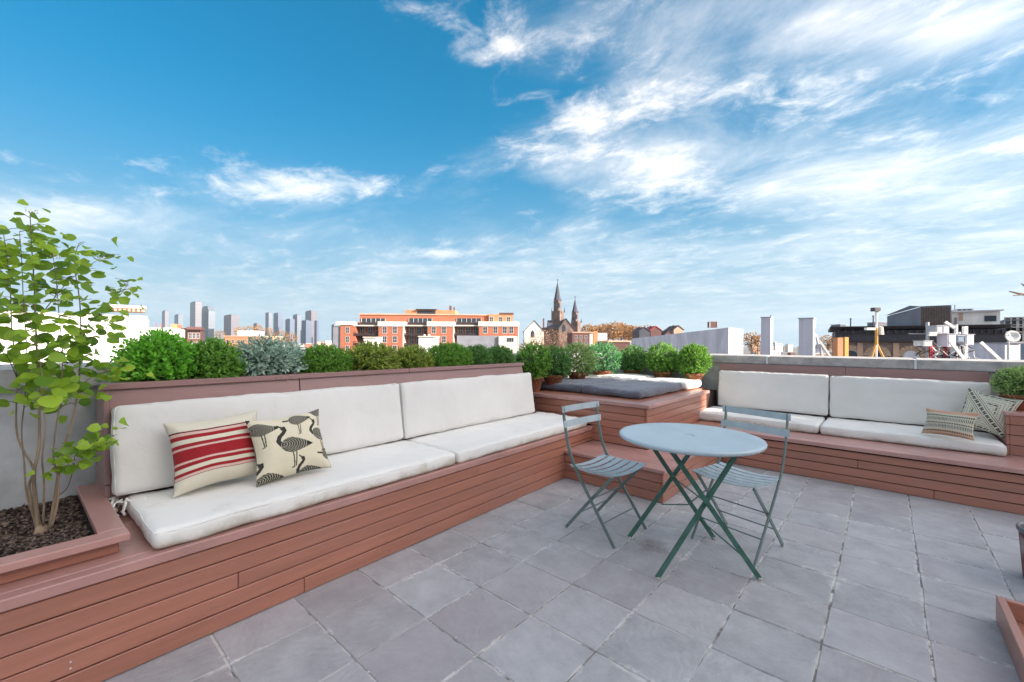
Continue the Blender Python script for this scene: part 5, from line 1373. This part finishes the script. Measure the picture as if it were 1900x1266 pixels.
for k, (px, pw, pt, w_) in enumerate(((985, 40, 622, 190), (1005, 44, 612, 200), (1028, 40, 610, 210), (1050, 46, 613, 205), (1068, 30, 622, 190))):
    autumn_tree(px, pw, pt, w_, AM2, ('leftmost thin russet tree, before the church\'s pale gable', 'second thin russet tree, right of the pale church gable', 'thin russet tree below the taller church spire', 'broadest thin russet tree, below the stone gable of the church', 'rightmost thin russet tree, beside the brown block')[k], 'thin russet trees in front of the church', 540+k, 420, bare=True)
for k, (px, pw, pt) in enumerate(((445, 20, 606), (462, 22, 604), (478, 20, 603), (497, 26, 608), (522, 24, 613), (540, 22, 617), (408, 18, 612))):
    autumn_tree(px, pw, pt, 300+20*(k % 3), AM, ('small orange tree before the broad pinkish far tower', 'orange tree above the warehouse roof, second from the left', 'tallest orange tree left of the right tower cluster', 'wide orange tree under the slim pale far tower', 'orange tree under the steel blue far tower', 'rightmost orange tree below the tower cluster', 'leftmost small orange tree, right of the pale glass tower')[k], 'orange trees below the skyline towers', 560+k, 260)
for k, (px, pw, pt) in enumerate(((1394, 30, 617), (1406, 26, 619), (1535, 30, 622), (1548, 26, 626))):
    autumn_tree(px, pw, pt, 120, AM, ('golden tree at the right edge of the white end wall', 'golden tree left of the narrower chimney', 'golden tree right of the broader chimney', 'golden tree next to the ochre post')[k], 'golden trees beside the white chimneys', 580+k, 400)

# --- between church and lilac building
br = Site('brown_block', 'square brown flat roofed block right of the church', 'building', 1062, 150); br.box('wall', 1062, 1094, 618, None, 0, 14, B['brown']); br.box('wall', 1094.3, 1100, 616, None, .2, 14, B['cream']); br.box('roof_edge', 1061, 1101, 616, 618, -.2, 14, B['tan'])
for r_ in range(2):
    for k in range(3): win(br, br.X(1069+k*9), br.Z(626+r_*10), .9, 1.4, 0)
yb = Site('cream_block', 'small cream and orange block with a flat roof beyond the brown block', 'building', 1101, 180); yb.box('wall', 1101, 1109, 615, None, 0, 10, B['orange']); yb.box('wall', 1109.4, 1127, 618, None, .3, 10, B['cream'])
rw = Site('red_brick_house', 'low dark red brick wall and roof left of the lilac building', 'house', 1128, 75); rw.box('wall', 1128, 1169, 635, None, 0, 9, B['brown']); rw.box('wall', 1128, 1171, 632, 635, -.2, 9.2, B['peach'])
cp_ = Site('copper_vent', 'small green copper roof vent above the corner potted shrub', 'roof vent', 1103, 60, base=EYE-2.0); 
MB().add([(0, 0, 0), (.9, 0, 0), (.9, .9, 0), (0, .9, 0), (.3, .45, 2.45)], [(0, 1, 4), (1, 2, 4), (2, 3, 4), (3, 0, 4), (3, 2, 1, 0)]).build('cap', B['gold'], cp_.root)
# --- lilac shaded building with white lit end
lb = Site('stucco_building', 'long lilac shaded stucco building with a bright white end wall', 'building', 1352, 40, turn=R(-6))
L1 = 22.0
# long side runs back and to the left
dl = Vector((-.66, .75, 0)).normalized()
q0 = Vector((0, 0, 0)); zt0, zt1 = lb.Z(608), lb.Z(608)
corner_px = 1352
def lray(px):                                   # where the long side meets a sight line
    d = ray(px, 600); P0 = np.array(lb.root.location); o = np.array([0, 0, EYE])
    c_, s_ = math.cos(YAW-R(6)), math.sin(YAW-R(6)); D = np.array([c_*dl.x-s_*dl.y, s_*dl.x+c_*dl.y])
    A_ = np.array([[d[0], -D[0]], [d[1], -D[1]]]); t = np.linalg.solve(A_, P0[:2]-o[:2]); return t[1]
L1 = lray(1172)
e = dl*L1; nrm = Vector((-dl.y, dl.x, 0))
ew = lb.X(1389)
zA = lb.Z(608)
def quadwall(name, p, q, z0, z1a, z1b, thick, mat, parent):
    n2 = Vector((q-p).yx.to_3d()) if False else Vector((-(q-p).y, (q-p).x, 0)).normalized()*thick
    return MB().hexa([(p.x, p.y, z0), (q.x, q.y, z0), (q.x+n2.x, q.y+n2.y, z0), (p.x+n2.x, p.y+n2.y, z0), (p.x, p.y, z1a), (q.x, q.y, z1b), (q.x+n2.x, q.y+n2.y, z1b), (p.x+n2.x, p.y+n2.y, z1a)]).build(name, mat, parent)
zB = zA-1.0
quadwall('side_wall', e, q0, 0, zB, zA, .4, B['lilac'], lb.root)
quadwall('side_band', e+nrm*(-.06) if False else e, q0, zA-3.0, zA-2.95, zA-2.9, -.05, B['white'], lb.root)
quadwall('side_coping', e, q0, zB, zB+.02, zA+.12, .5, B['white'], lb.root) if False else None
en = Vector((ew, 1.2, 0))
w_end = quadwall('end_wall', q0+Vector((.002, 0, 0)), en, 0, zA, zA-.12, .4, B['whitepaint'], lb.root)
for k in range(7):
    p = q0+(en-q0)*((k+.6)/7.4); MB().box(p.x-.045, p.x+.045, p.y-.03, p.y+.03, zA-1.95, zA-1.13).build('slot', B['grey'], w_end)
MB().add([(q0.x, q0.y, zA-.5), (en.x, en.y, zA-.6), (en.x+e.x, en.y+e.y, zB-.6), (e.x, e.y, zB-.5)], [(0, 1, 2, 3)]).build('roof', B['tar'], lb.root)
vent = Site('roof_vent_box', 'dark brown box on posts above the lilac building', 'roof vent', 1318, 46, base=EYE+1.3); vent.box('box', 1318, 1330, 597, 608, 0, .7, B['brown']); [vent.box('post', p_, p_+.7, 595.5, None, -.05, 0, B['steel']) for p_ in (1315.5, 1317, 1330.3, 1332)]
for k, (a, b_, t_, m_, lab) in enumerate(((1186, 1206, 608, 'slate', 'slate roofed house with chimneys behind the left of the lilac roof'), (1207, 1227, 606, 'brown', 'red brown gabled house behind the lilac roof'), (1234, 1250, 614, 'brown', 'dark house with low roof behind the lilac roof'), (1250, 1268, 605, 'tan', 'pink gabled house end behind the lilac roof'))):
    s = Site('gabled_house', lab, 'house', a, 140, group='gabled houses behind the lilac roof'); X1 = s.X(b_); ze, zr = s.Z(t_+7), s.Z(t_)
    MB().prism([(0, 0), (X1, 0), (X1, ze), (X1*.5, zr), (0, ze)], 0, 8).build('wall', B[m_], s.root)
    for sg, xe in ((-1, 0), (1, X1)): MB().add([(xe+sg*.2, -.2, ze-.1), (X1*.5, -.2, zr+.02), (X1*.5, 8.2, zr+.02), (xe+sg*.2, 8.2, ze-.1), (xe+sg*.2, -.2, ze+.1), (X1*.5, -.2, zr+.25), (X1*.5, 8.2, zr+.25), (xe+sg*.2, 8.2, ze+.1)], [(0,3,2,1),(4,5,6,7),(0,1,5,4),(1,2,6,5),(2,3,7,6),(3,0,4,7)]).build('roof', B['redpaint'] if k in (1,) else B['slate'], s.root)
    s.box('chimney', a+3, a+5, t_-2, t_+6, 2, 2.6, B['rail'])

# --- roofs right beyond the right parapet: two white chimneys, mast, plant, dish
def zr_(x): return 1500+x/4.75
def zv_(y): return 540+y/4.75
nr = Site('neighbour_roof', 'flat tarred roof just beyond the right parapet', 'roof', 1180, 13, turn=-YAW, base=-.6)
MB().box(-1.5, 13.5, -3.2, 9, -12.5, 0.0).build('roof_deck', B['tar'], nr.root)
def chimney(a, b_, t_, w, lab):
    s = Site('rendered_chimney', lab, 'chimney', a, w, turn=-YAW, group='white rendered chimneys beyond the right parapet', base=-.6)
    # broad face square to the terrace, narrow face to the sun
    d0 = at_depth(a, 600, w); 
    y0 = d0[1]; dd = ray(b_-4.5, 600); xw = dd[0]/dd[1]*y0-d0[0]; d2 = ray(b_, 600); 
    dep = (d0[0]+xw)/(d2[0]/d2[1])-y0 if abs(d2[0]) > 1e-3 else .4
    dep = max(.25, min(.6, abs(dep)))
    z1 = EYE+(hor(a)-t_)*w/FPX+.6
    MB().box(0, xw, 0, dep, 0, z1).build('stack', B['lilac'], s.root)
    MB().box(-.02, xw+.02, -.02, dep+.02, z1, z1+.03).build('cap', B['steel'], s.root)
    MB().box(-.02, xw+.03, -.03, dep+.02, 0, .12).build('flashing', B['steel'], s.root)
    return s, xw, z1
c1, cw, cz1 = chimney(1412, 1434, 590, 14, 'narrower pale rendered chimney left of the pair')
MB().tube([(cw-.05, .2, cz1), (cw-.02, .2, cz1+.10)], .012, 5).build('flue_cowl', B['cornice'], c1.root)
chimney(1482, 1513, 592, 12.5, 'broader pale rendered chimney right of the pair')
# leaning braces by the chimney
lb_ = Site('timber_brace', 'pair of grey timbers leaning beside the broader chimney', 'timbers', zr_(65), 13.5, base=-.6)
for a, b_ in (((65, 380), (130, 600)), ((95, 440), (205, 600))):
    MB().tube([(lb_.X(zr_(a[0])), 0, lb_.Z(zv_(a[1]))), (lb_.X(zr_(b_[0])), 0, lb_.Z(zv_(b_[1])))], 0, flat=(.06, .07, (0, 1, 0))).build('brace', B['steel'], lb_.root)
ps = Site('ochre_post', 'short thick ochre timber post standing above the parapet', 'post', zr_(258), 13, base=-.6); ps.box('post_side', zr_(258), zr_(316), zv_(412), None, 0, .2, B['orange']); ps.box('post_face', zr_(316.5), zr_(350), zv_(408), None, -.02, .22, B['yellow'])
# mast on a tripod
ms = Site('antenna_mast', 'yellow and white antenna mast on a tripod behind the right parapet', 'antenna', zr_(597), 12, base=-.6)
MB().tube([(0, 0, ms.Z(zv_(640))), (0, 0, ms.Z(zv_(170)))], .028, 8).build('pole', B['whitepaint'], ms.root)
MB().tube([(0, -.01, ms.Z(zv_(470))), (0, -.01, ms.Z(zv_(330)))], .036, 8).build('sleeve', B['yellow'], ms.root)
for dx, dy in ((-.62, 0), (.95, 0), (.1, .8)): MB().tube([(0, 0, ms.Z(zv_(455))), (dx, dy, 0)], .026, 6).build('tripod_leg', B['yellow'], ms.root)
hd = MB().box(-.10, .06, -.08, .08, ms.Z(zv_(180)), ms.Z(zv_(148))).build('camera_head', B['cornice'], ms.root); MB().tube([(.02, 0, ms.Z(zv_(188))), (.13, 0, ms.Z(zv_(160)))], .035, 7).build('lens_hood', B['steel'], hd)
MB().box(-.30, -.06, -.05, .05, ms.Z(zv_(345)), ms.Z(zv_(325))).build('side_lamp', B['whitepaint'], ms.root); MB().lathe([(.0, 0), (.09, .0), (.07, .22), (0, .24)], 12).build('drum', B['cream'], ms.root, loc=(.11, 0, ms.Z(zv_(385))))
# rooftop plant: cabinets on a steel frame with white struts
pl = Site('antenna_plant', 'cluster of grey equipment cabinets on a frame with white slanting struts', 'equipment', zr_(1010), 14, base=-.6)
def pbx(part, x0, x1, y0, y1, mat, d0=0, d1=.35, parent=None): return pl.box(part, zr_(x0), zr_(x1), zv_(y0), zv_(y1), d0, d1, mat, parent)
for a in ((1125, 1178, 308, 372, 'steel'), (1180, 1240, 306, 374, 'lilac'), (1226, 1300, 382, 492, 'lilac'), (1310, 1370, 396, 452, 'bluegrey'), (1386, 1458, 386, 474, 'lilac'), (1014, 1090, 442, 486, 'whitepaint')):
    cb_ = pbx('cabinet', *a[:4], B[a[4]]); pbx('cabinet_lid', a[0]-3, a[1]+3, a[2]-5, a[2], B['steel'], -.03, .38, cb_); pbx('cabinet_door', a[0]+8, a[1]-8, a[2]+8, a[3]-8, B[a[4]], -.012, 0, cb_)
for a in ((1480, 1510, 308, 640, 'whitepaint'), (1408, 1419, 292, 640, 'whitepaint'), (1150, 1162, 270, 640, 'steel'), (1435, 1447, 360, 640, 'steel'), (1250, 1262, 490, 640, 'steel'), (1310, 1326, 452, 640, 'redpaint')): pbx('post', *a[:4], B[a[4]], .36, .45)
for a in ((1010, 1300, 372, 380), (1300, 1520, 376, 384), (1090, 1240, 495, 502)): pbx('cross_rail', *a, B['steel'], .46, .52)
for a, b_ in (((1190, 440), (1285, 615)), ((1460, 450), (1595, 615)), ((1150, 275), (1190, 330))): MB().tube([(pl.X(zr_(a[0])), -.2, pl.Z(zv_(a[1]))), (pl.X(zr_(b_[0])), -.35, pl.Z(zv_(b_[1])))], 0, flat=(.05, .09, (0, 1, 0))).build('strut', B['whitepaint'], pl.root)
for k in range(3): pbx('red_pipe', 1102+k*14, 1110+k*14, 470+k*8, 640, B['redpaint'], .1, .16)
rr = random.Random(9)
for k in range(26):
    x = rr.uniform(1030, 1560); y = rr.uniform(440, 540); pts = [(pl.X(zr_(x)), .1+rr.uniform(-.1, .3), pl.Z(zv_(y)))]
    for q in range(4): x += rr.gauss(0, 22); y += rr.uniform(14, 40); pts.append((pl.X(zr_(x)), .1+rr.uniform(-.1, .3), pl.Z(zv_(y))))
    MB().tube(pts, rr.choice((.010, .014, .02)), 5).build('cable', B[rr.choice(('cornice', 'cornice', 'rail', 'steel', 'whitepaint'))], pl.root)
for k in range(4): MB().lathe([(.0, 0), (.035, 0), (.035, .12), (0, .14)], 8).build('insulator', B['whitepaint'], pl.root, loc=(pl.X(zr_(1060+k*18)), 0, pl.Z(zv_(395))), rot=(0, R(20), 0))
# satellite dish
di = Site('satellite_dish', 'round white satellite dish at the right above the parapet', 'satellite dish', zr_(1762), 15, base=-.6)
MB().lathe([(0, .0), (.12, .012), (.20, .04), (.205, .045), (.2, .048), (.12, .02), (0, .008)], 28).build('dish', B['whitepaint'], di.root, loc=(0, -.1, di.Z(zv_(402))), rot=(R(80), 0, R(-20)), smooth=True)
MB().tube([(0, 0, 0), (0, 0, di.Z(zv_(415)))], .03, 7).build('pole', B['steel'], di.root); MB().tube([(0, -.06, di.Z(zv_(402))), (-.32, -.2, di.Z(zv_(362)))], .012, 5).build('feed_arm', B['steel'], di.root)

# --- dark corniced brick building across the way
cb = Site('corniced_building', 'tan brick building with heavy dark cornice and arched windows', 'building', zr_(190), 38, turn=R(-36))
cb.box('wall', zr_(235), zr_(1720), zv_(455), None, 0, 10, B['tanbrick'])
co = cb.box('cornice', zr_(235), zr_(1735), zv_(345), zv_(455.5), -.35, 10, B['cornice']); 
MB().prism([(-.35, cb.Z(zv_(345))), (-.95, cb.Z(zv_(322))), (-.95, cb.Z(zv_(318))), (9, cb.Z(zv_(318))), (9, cb.Z(zv_(345)))], cb.X(zr_(190)), cb.X(zr_(1755)), 'x').build('cornice_lip', B['cornice'], co)
for k in range(24):
    x = 255+k*62; cb.box('bracket', zr_(x), zr_(x+14), zv_(346), zv_(372), -.62, -.352, B['cornice'], co)
cb.box('cornice_bead', zr_(235), zr_(1735), zv_(440), zv_(452), -.45, -.352, B['rail'], co); cb.box('cornice_panel_rail', zr_(235), zr_(1735), zv_(378), zv_(386), -.42, -.352, B['rail'], co)
for a, b_ in ((430, 480), (745, 797), (1648, 1710)): cb.box('pilaster', zr_(a), zr_(b_), zv_(457), None, -.18, 0, B['tan'])
for c_ in (375, 605, 905, 1240, 1560):
    c = cb.X(zr_(c_)); zt = cb.Z(zv_(520)); r_ = .53
    arc = [(c+r_*math.cos(t_), zt-.45+r_*math.sin(t_)) for t_ in np.linspace(0, math.pi, 12)]
    w0 = MB().prism([(c-r_, zt-4), (c+r_, zt-4)]+arc, -.05, .02).build('window', B['frame'], cb.root)
    MB().prism([(c-r_+.09, zt-3.9), (c+r_-.09, zt-3.9)]+[(c+(r_-.09)*math.cos(t_), zt-.45+(r_-.09)*math.sin(t_)) for t_ in np.linspace(0, math.pi, 12)], -.07, -.045).build('pane', B['lilac'] if c_ == 905 else B['glass'], w0)
    for k in range(9):                            # arch of brick voussoirs
        t0, t1 = math.pi*k/9+.02, math.pi*(k+1)/9-.02; ri, ro = r_+.02, r_+.36
        MB().prism([(c+ri*math.cos(t0), zt-.45+ri*math.sin(t0)), (c+ro*math.cos(t0), zt-.45+ro*math.sin(t0)), (c+ro*math.cos(t1), zt-.45+ro*math.sin(t1)), (c+ri*math.cos(t1), zt-.45+ri*math.sin(t1))], -.10, 0).build('voussoir', B['tan'], cb.root)
cb.box('roof_deck', zr_(240), zr_(1730), zv_(317), zv_(320), 0, 10, B['tar'])
sh = Site('roof_shed', 'grey roof shed with a rusty slatted end on the corniced building', 'shed', zr_(785), 36, turn=R(-34), base=EYE+(hor(1665)-zv_(318))*36/FPX)
Xa, Xb, Xc = 0, sh.X(zr_(990)), sh.X(zr_(1260)); H1, H2, H3 = sh.Z(zv_(195)), sh.Z(zv_(148)), sh.Z(zv_(140))
MB().hexa([(Xa, 3, 0), (Xb, 0, 0), (Xb, 4, 0), (Xa, 5, 0), (Xa, 3, H1), (Xb, 0, H2), (Xb, 4, H2), (Xa, 5, H1)]).build('side_wall', B['grey'], sh.root)
MB().box(Xb+.01, Xc, 0, 4, 0, H3-.06).build('end_wall', B['grey'], sh.root)
for k in range(18):
    x = Xb+.03+(Xc-Xb-.06)*k/18; MB().box(x, x+(Xc-Xb)/18-.05, -.05, -.001, .05, H3-.1-.03*(k % 3)).build('slat', B['rust'], sh.root)
MB().add([(Xa-.1, 2.8, H1), (Xb, -.1, H2+.05), (Xc+.1, -.1, H3), (Xc+.1, 4.1, H3), (Xb-.2, 3, sh.Z(zv_(112))), (Xa-.1, 5, H1+.1)], [(0, 1, 4, 5), (1, 2, 3, 4)]).build('roof', B['slate'], sh.root)
wp = Site('white_penthouse', 'white flat roofed penthouse with a dark window right of the shed', 'penthouse', zr_(1264), 36, turn=R(-38), base=EYE+(hor(1765)-zv_(318))*36/FPX)
wp.box('wall', zr_(1264), zr_(1690), zv_(182), None, 0, 5, B['white']); wp.box('roof', zr_(1255), zr_(1712), zv_(172), zv_(182), -.4, 5.2, B['lilac'])
wp.box('window', zr_(1550), zr_(1655), zv_(218), zv_(268), -.05, 0, B['glass']); wp.box('window', zr_(1325), zr_(1360), zv_(195), zv_(262), -.05, 0, B['tan']); wp.box('door', zr_(1285), zr_(1308), zv_(235), None, -.05, 0, B['grey'])
wp.box('skylight', zr_(1320), zr_(1480), zv_(150), zv_(172), 1, 3, B['steel']); wp.box('vent', zr_(1298), zr_(1306), zv_(118), zv_(172), .5, .7, B['steel'])
for k in range(3): wp.box('skylight_pane', zr_(1335+k*45), zr_(1370+k*45), zv_(155), zv_(170), .95, .999, B['glass'])
for a, b_, t_, lab in ((280, 330, 297, 'low roof hatch at the left of the corniced roof'), (610, 710, 278, 'grey roof tank left of the slatted shed'), (725, 782, 283, 'small pale vent box beside the slatted shed')):
    s = Site('roof_box', lab, 'roof box', zr_(a), 41, base=EYE+(hor(zr_(a))-zv_(318))*41/FPX); s.box('box', zr_(a), zr_(b_), zv_(t_), None, 0, 1.2, B['grey']); s.box('lid', zr_(a-4), zr_(b_+4), zv_(t_-4), zv_(t_), -.05, 1.25, B['lilac'])
for a, t_, lab in ((372, 250, 'left thin black flue pipe on the corniced roof'), (571, 225, 'right thin black flue pipe, by the mast')):
    s = Site('flue_pipe', lab, 'pipe', zr_(a), 41, base=EYE+(hor(zr_(a))-zv_(318))*41/FPX); MB().tube([(0, 0, 0), (0, 0, s.Z(zv_(t_)))], .055, 7).build('pipe', B['cornice'], s.root); MB().lathe([(.0, 0), (.09, 0), (.09, .08), (0, .1)], 8).build('cowl', B['cornice'], s.root, loc=(0, 0, s.Z(zv_(t_))))
bg_ = Site('blue_grey_building', 'blue grey panelled building at the right edge beyond the dish', 'building', zr_(1722), 60, turn=R(-44)); bg_.box('wall', zr_(1722), zr_(2200), zv_(255), None, 0, 12, B['bluegrey']); bg_.box('roof_edge', zr_(1715), zr_(2200), zv_(250), zv_(258), -.3, 12, B['grey'])
for k in range(8): win(bg_, bg_.X(zr_(1790+k*55)), bg_.Z(zv_(300)), 1.4, 2.2, 0); win(bg_, bg_.X(zr_(1790+k*55)), bg_.Z(zv_(385)), 1.4, 2.2, 0)
lw = Site('pale_stair_head', 'pale lilac rendered box below the satellite dish', 'rooftop box', zr_(1732), 20, base=-2.5); lw.box('wall', zr_(1732), zr_(1868), zv_(462), None, 0, 2.5, B['lilac']); lw.box('coping', zr_(1725), zr_(1876), zv_(452), zv_(462), -.1, 2.6, B['grey'])
# bare branch reaching in at the right edge
bt = Site('bare_branch_tree', 'dark bare branch tip reaching in at the right edge of the sky', 'tree', 1985, 9, base=-3)
MB().tube([(.15, 0, 0), (.1, 0, 2.8), (.0, 0, bt.Z(560))], [.09, .07, .04], 8).build('trunk', M['twig'], bt.root)
MB().tube([(.0, 0, bt.Z(566)), (bt.X(1930), .05, bt.Z(552)), (bt.X(1895), .05, bt.Z(545)), (bt.X(1878), .05, bt.Z(541))], [.035, .028, .022, .012], 7).build('branch', M['twig'], bt.root)
MB().tube([(bt.X(1930), .05, bt.Z(550)), (bt.X(1902), .02, bt.Z(530)), (bt.X(1895), .0, bt.Z(527))], [.02, .015, .008], 6).build('branch', M['twig'], bt.root)
MB().tube([(bt.X(1905), .05, bt.Z(547)), (bt.X(1882), .02, bt.Z(549))], [.016, .010], 6).build('branch', M['twig'], bt.root)

# --- the mass of low roofs between
rr = random.Random(21); pal = ['white', 'white', 'cream', 'tan', 'orange', 'peach', 'brown', 'grey', 'lilac', 'brick']
spans = [(-60, 620), (380, 620), (380, 620), (960, 1180), (1380, 1560), (1385, 1545), (1500, 1900)]
nb_ = 0; used_labels = {}
LANDMARK = [(60, 'leafy tree'), (300, 'white building'), (360, 'tallest far tower'), (425, 'broad pinkish far tower'), (500, 'slim pale far tower'), (560, 'dark blue far tower'), (610, 'brick apartments\' left end'), (965, 'brick apartments\' right end'), (1036, 'taller church spire'), (1071, 'smaller church spire'), (1110, 'cream block'), (1160, 'dark red wall'), (1392, 'white end wall'), (1423, 'narrower chimney'), (1497, 'broader chimney'), (1564, 'ochre post'), (1625, 'antenna mast'), (1720, 'equipment cabinets'), (1870, 'satellite dish')]
COLN = {'white': 'white', 'cream': 'cream', 'tan': 'tan', 'orange': 'orange brick', 'peach': 'peach', 'brown': 'dark brown', 'grey': 'grey', 'lilac': 'pale lilac', 'brick': 'red brick'}
WINF = {}
for k in range(84):
    a, b_ = rr.choice(spans); px = rr.uniform(a, b_); w = rr.choice((rr.uniform(150, 300), rr.uniform(260, 600), rr.uniform(500, 1200), rr.uniform(700, 1500)))
    pw = rr.uniform(7, 15)*260/w+rr.uniform(4, 10)
    if 600 < px+pw and px < 960 and w < 160: continue
    if px < 700 and w < 240: w += 160
    if 970 < px < 1100 and w < 330: w += 300
    top = rr.uniform(-9.0, -2.5) if w < 500 else rr.uniform(-8, 4)
    m_ = rr.choice(pal); re_ = rr.choice(('cream', 'grey', 'brown', 'white')); sh_ = rr.random() < .5
    lm = min(LANDMARK, key=lambda q: abs(q[0]-px-pw/2)); off = px+pw/2-lm[0]
    where = 'right of the' if off > 8 else 'left of the' if off < -8 else 'directly below the'
    far = 'near' if w < 300 else 'middling' if w < 600 else 'distant' if w < 1000 else 'farthest'
    lab = f"{far} {COLN[m_]} house{' with hut' if sh_ else ''}, {COLN[re_].split()[-1]} edge, {where} {lm[1]}"
    if lab in used_labels: continue
    used_labels[lab] = 1
    s = Site('row_house', lab, 'house', px, w, turn=R(rr.uniform(-25, 25)), group='low houses massed below the horizon')
    X1 = s.X(px+pw); D = rr.uniform(8, 16); Zt = top-GZ
    MB().box(0, X1, 0, D, 0, Zt).build('wall', B[m_], s.root)
    MB().box(-.2, X1+.2, -.2, D+.2, Zt, Zt+.5).build('roof_edge', B[re_], s.root)
    if sh_: MB().box(X1*.2, X1*.2+min(3, X1*.4), D*.3, D*.6, Zt+.5, Zt+2.6).build('stair_head', B[rr.choice(('white', 'tan', 'brown'))], s.root)
    nc = max(1, int(X1/3.2))
    for c_ in range(nc): win(s, X1*(c_+.5)/nc, Zt-2.2, 1.1, 1.8, 0)

# ------------------------------------------------------------------ thin autumn haze over the town
hzb = MB(); hzb.box(-3300, 1500, -600, 3300, GZ-1.0, 222.0)
hm = bpy.data.materials.new('haze'); hm.use_nodes = True; hm.node_tree.nodes.clear()
ho = hm.node_tree.nodes.new('ShaderNodeOutputMaterial'); hv_ = hm.node_tree.nodes.new('ShaderNodeVolumePrincipled')
hv_.inputs['Color'].default_value = (0.86, 0.92, 1.0, 1); hv_.inputs['Density'].default_value = 0.00008; hv_.inputs['Anisotropy'].default_value = 0.3
hm.node_tree.links.new(hv_.outputs[0], ho.inputs['Volume'])
tag(hzb.build('haze', hm), kind='stuff')
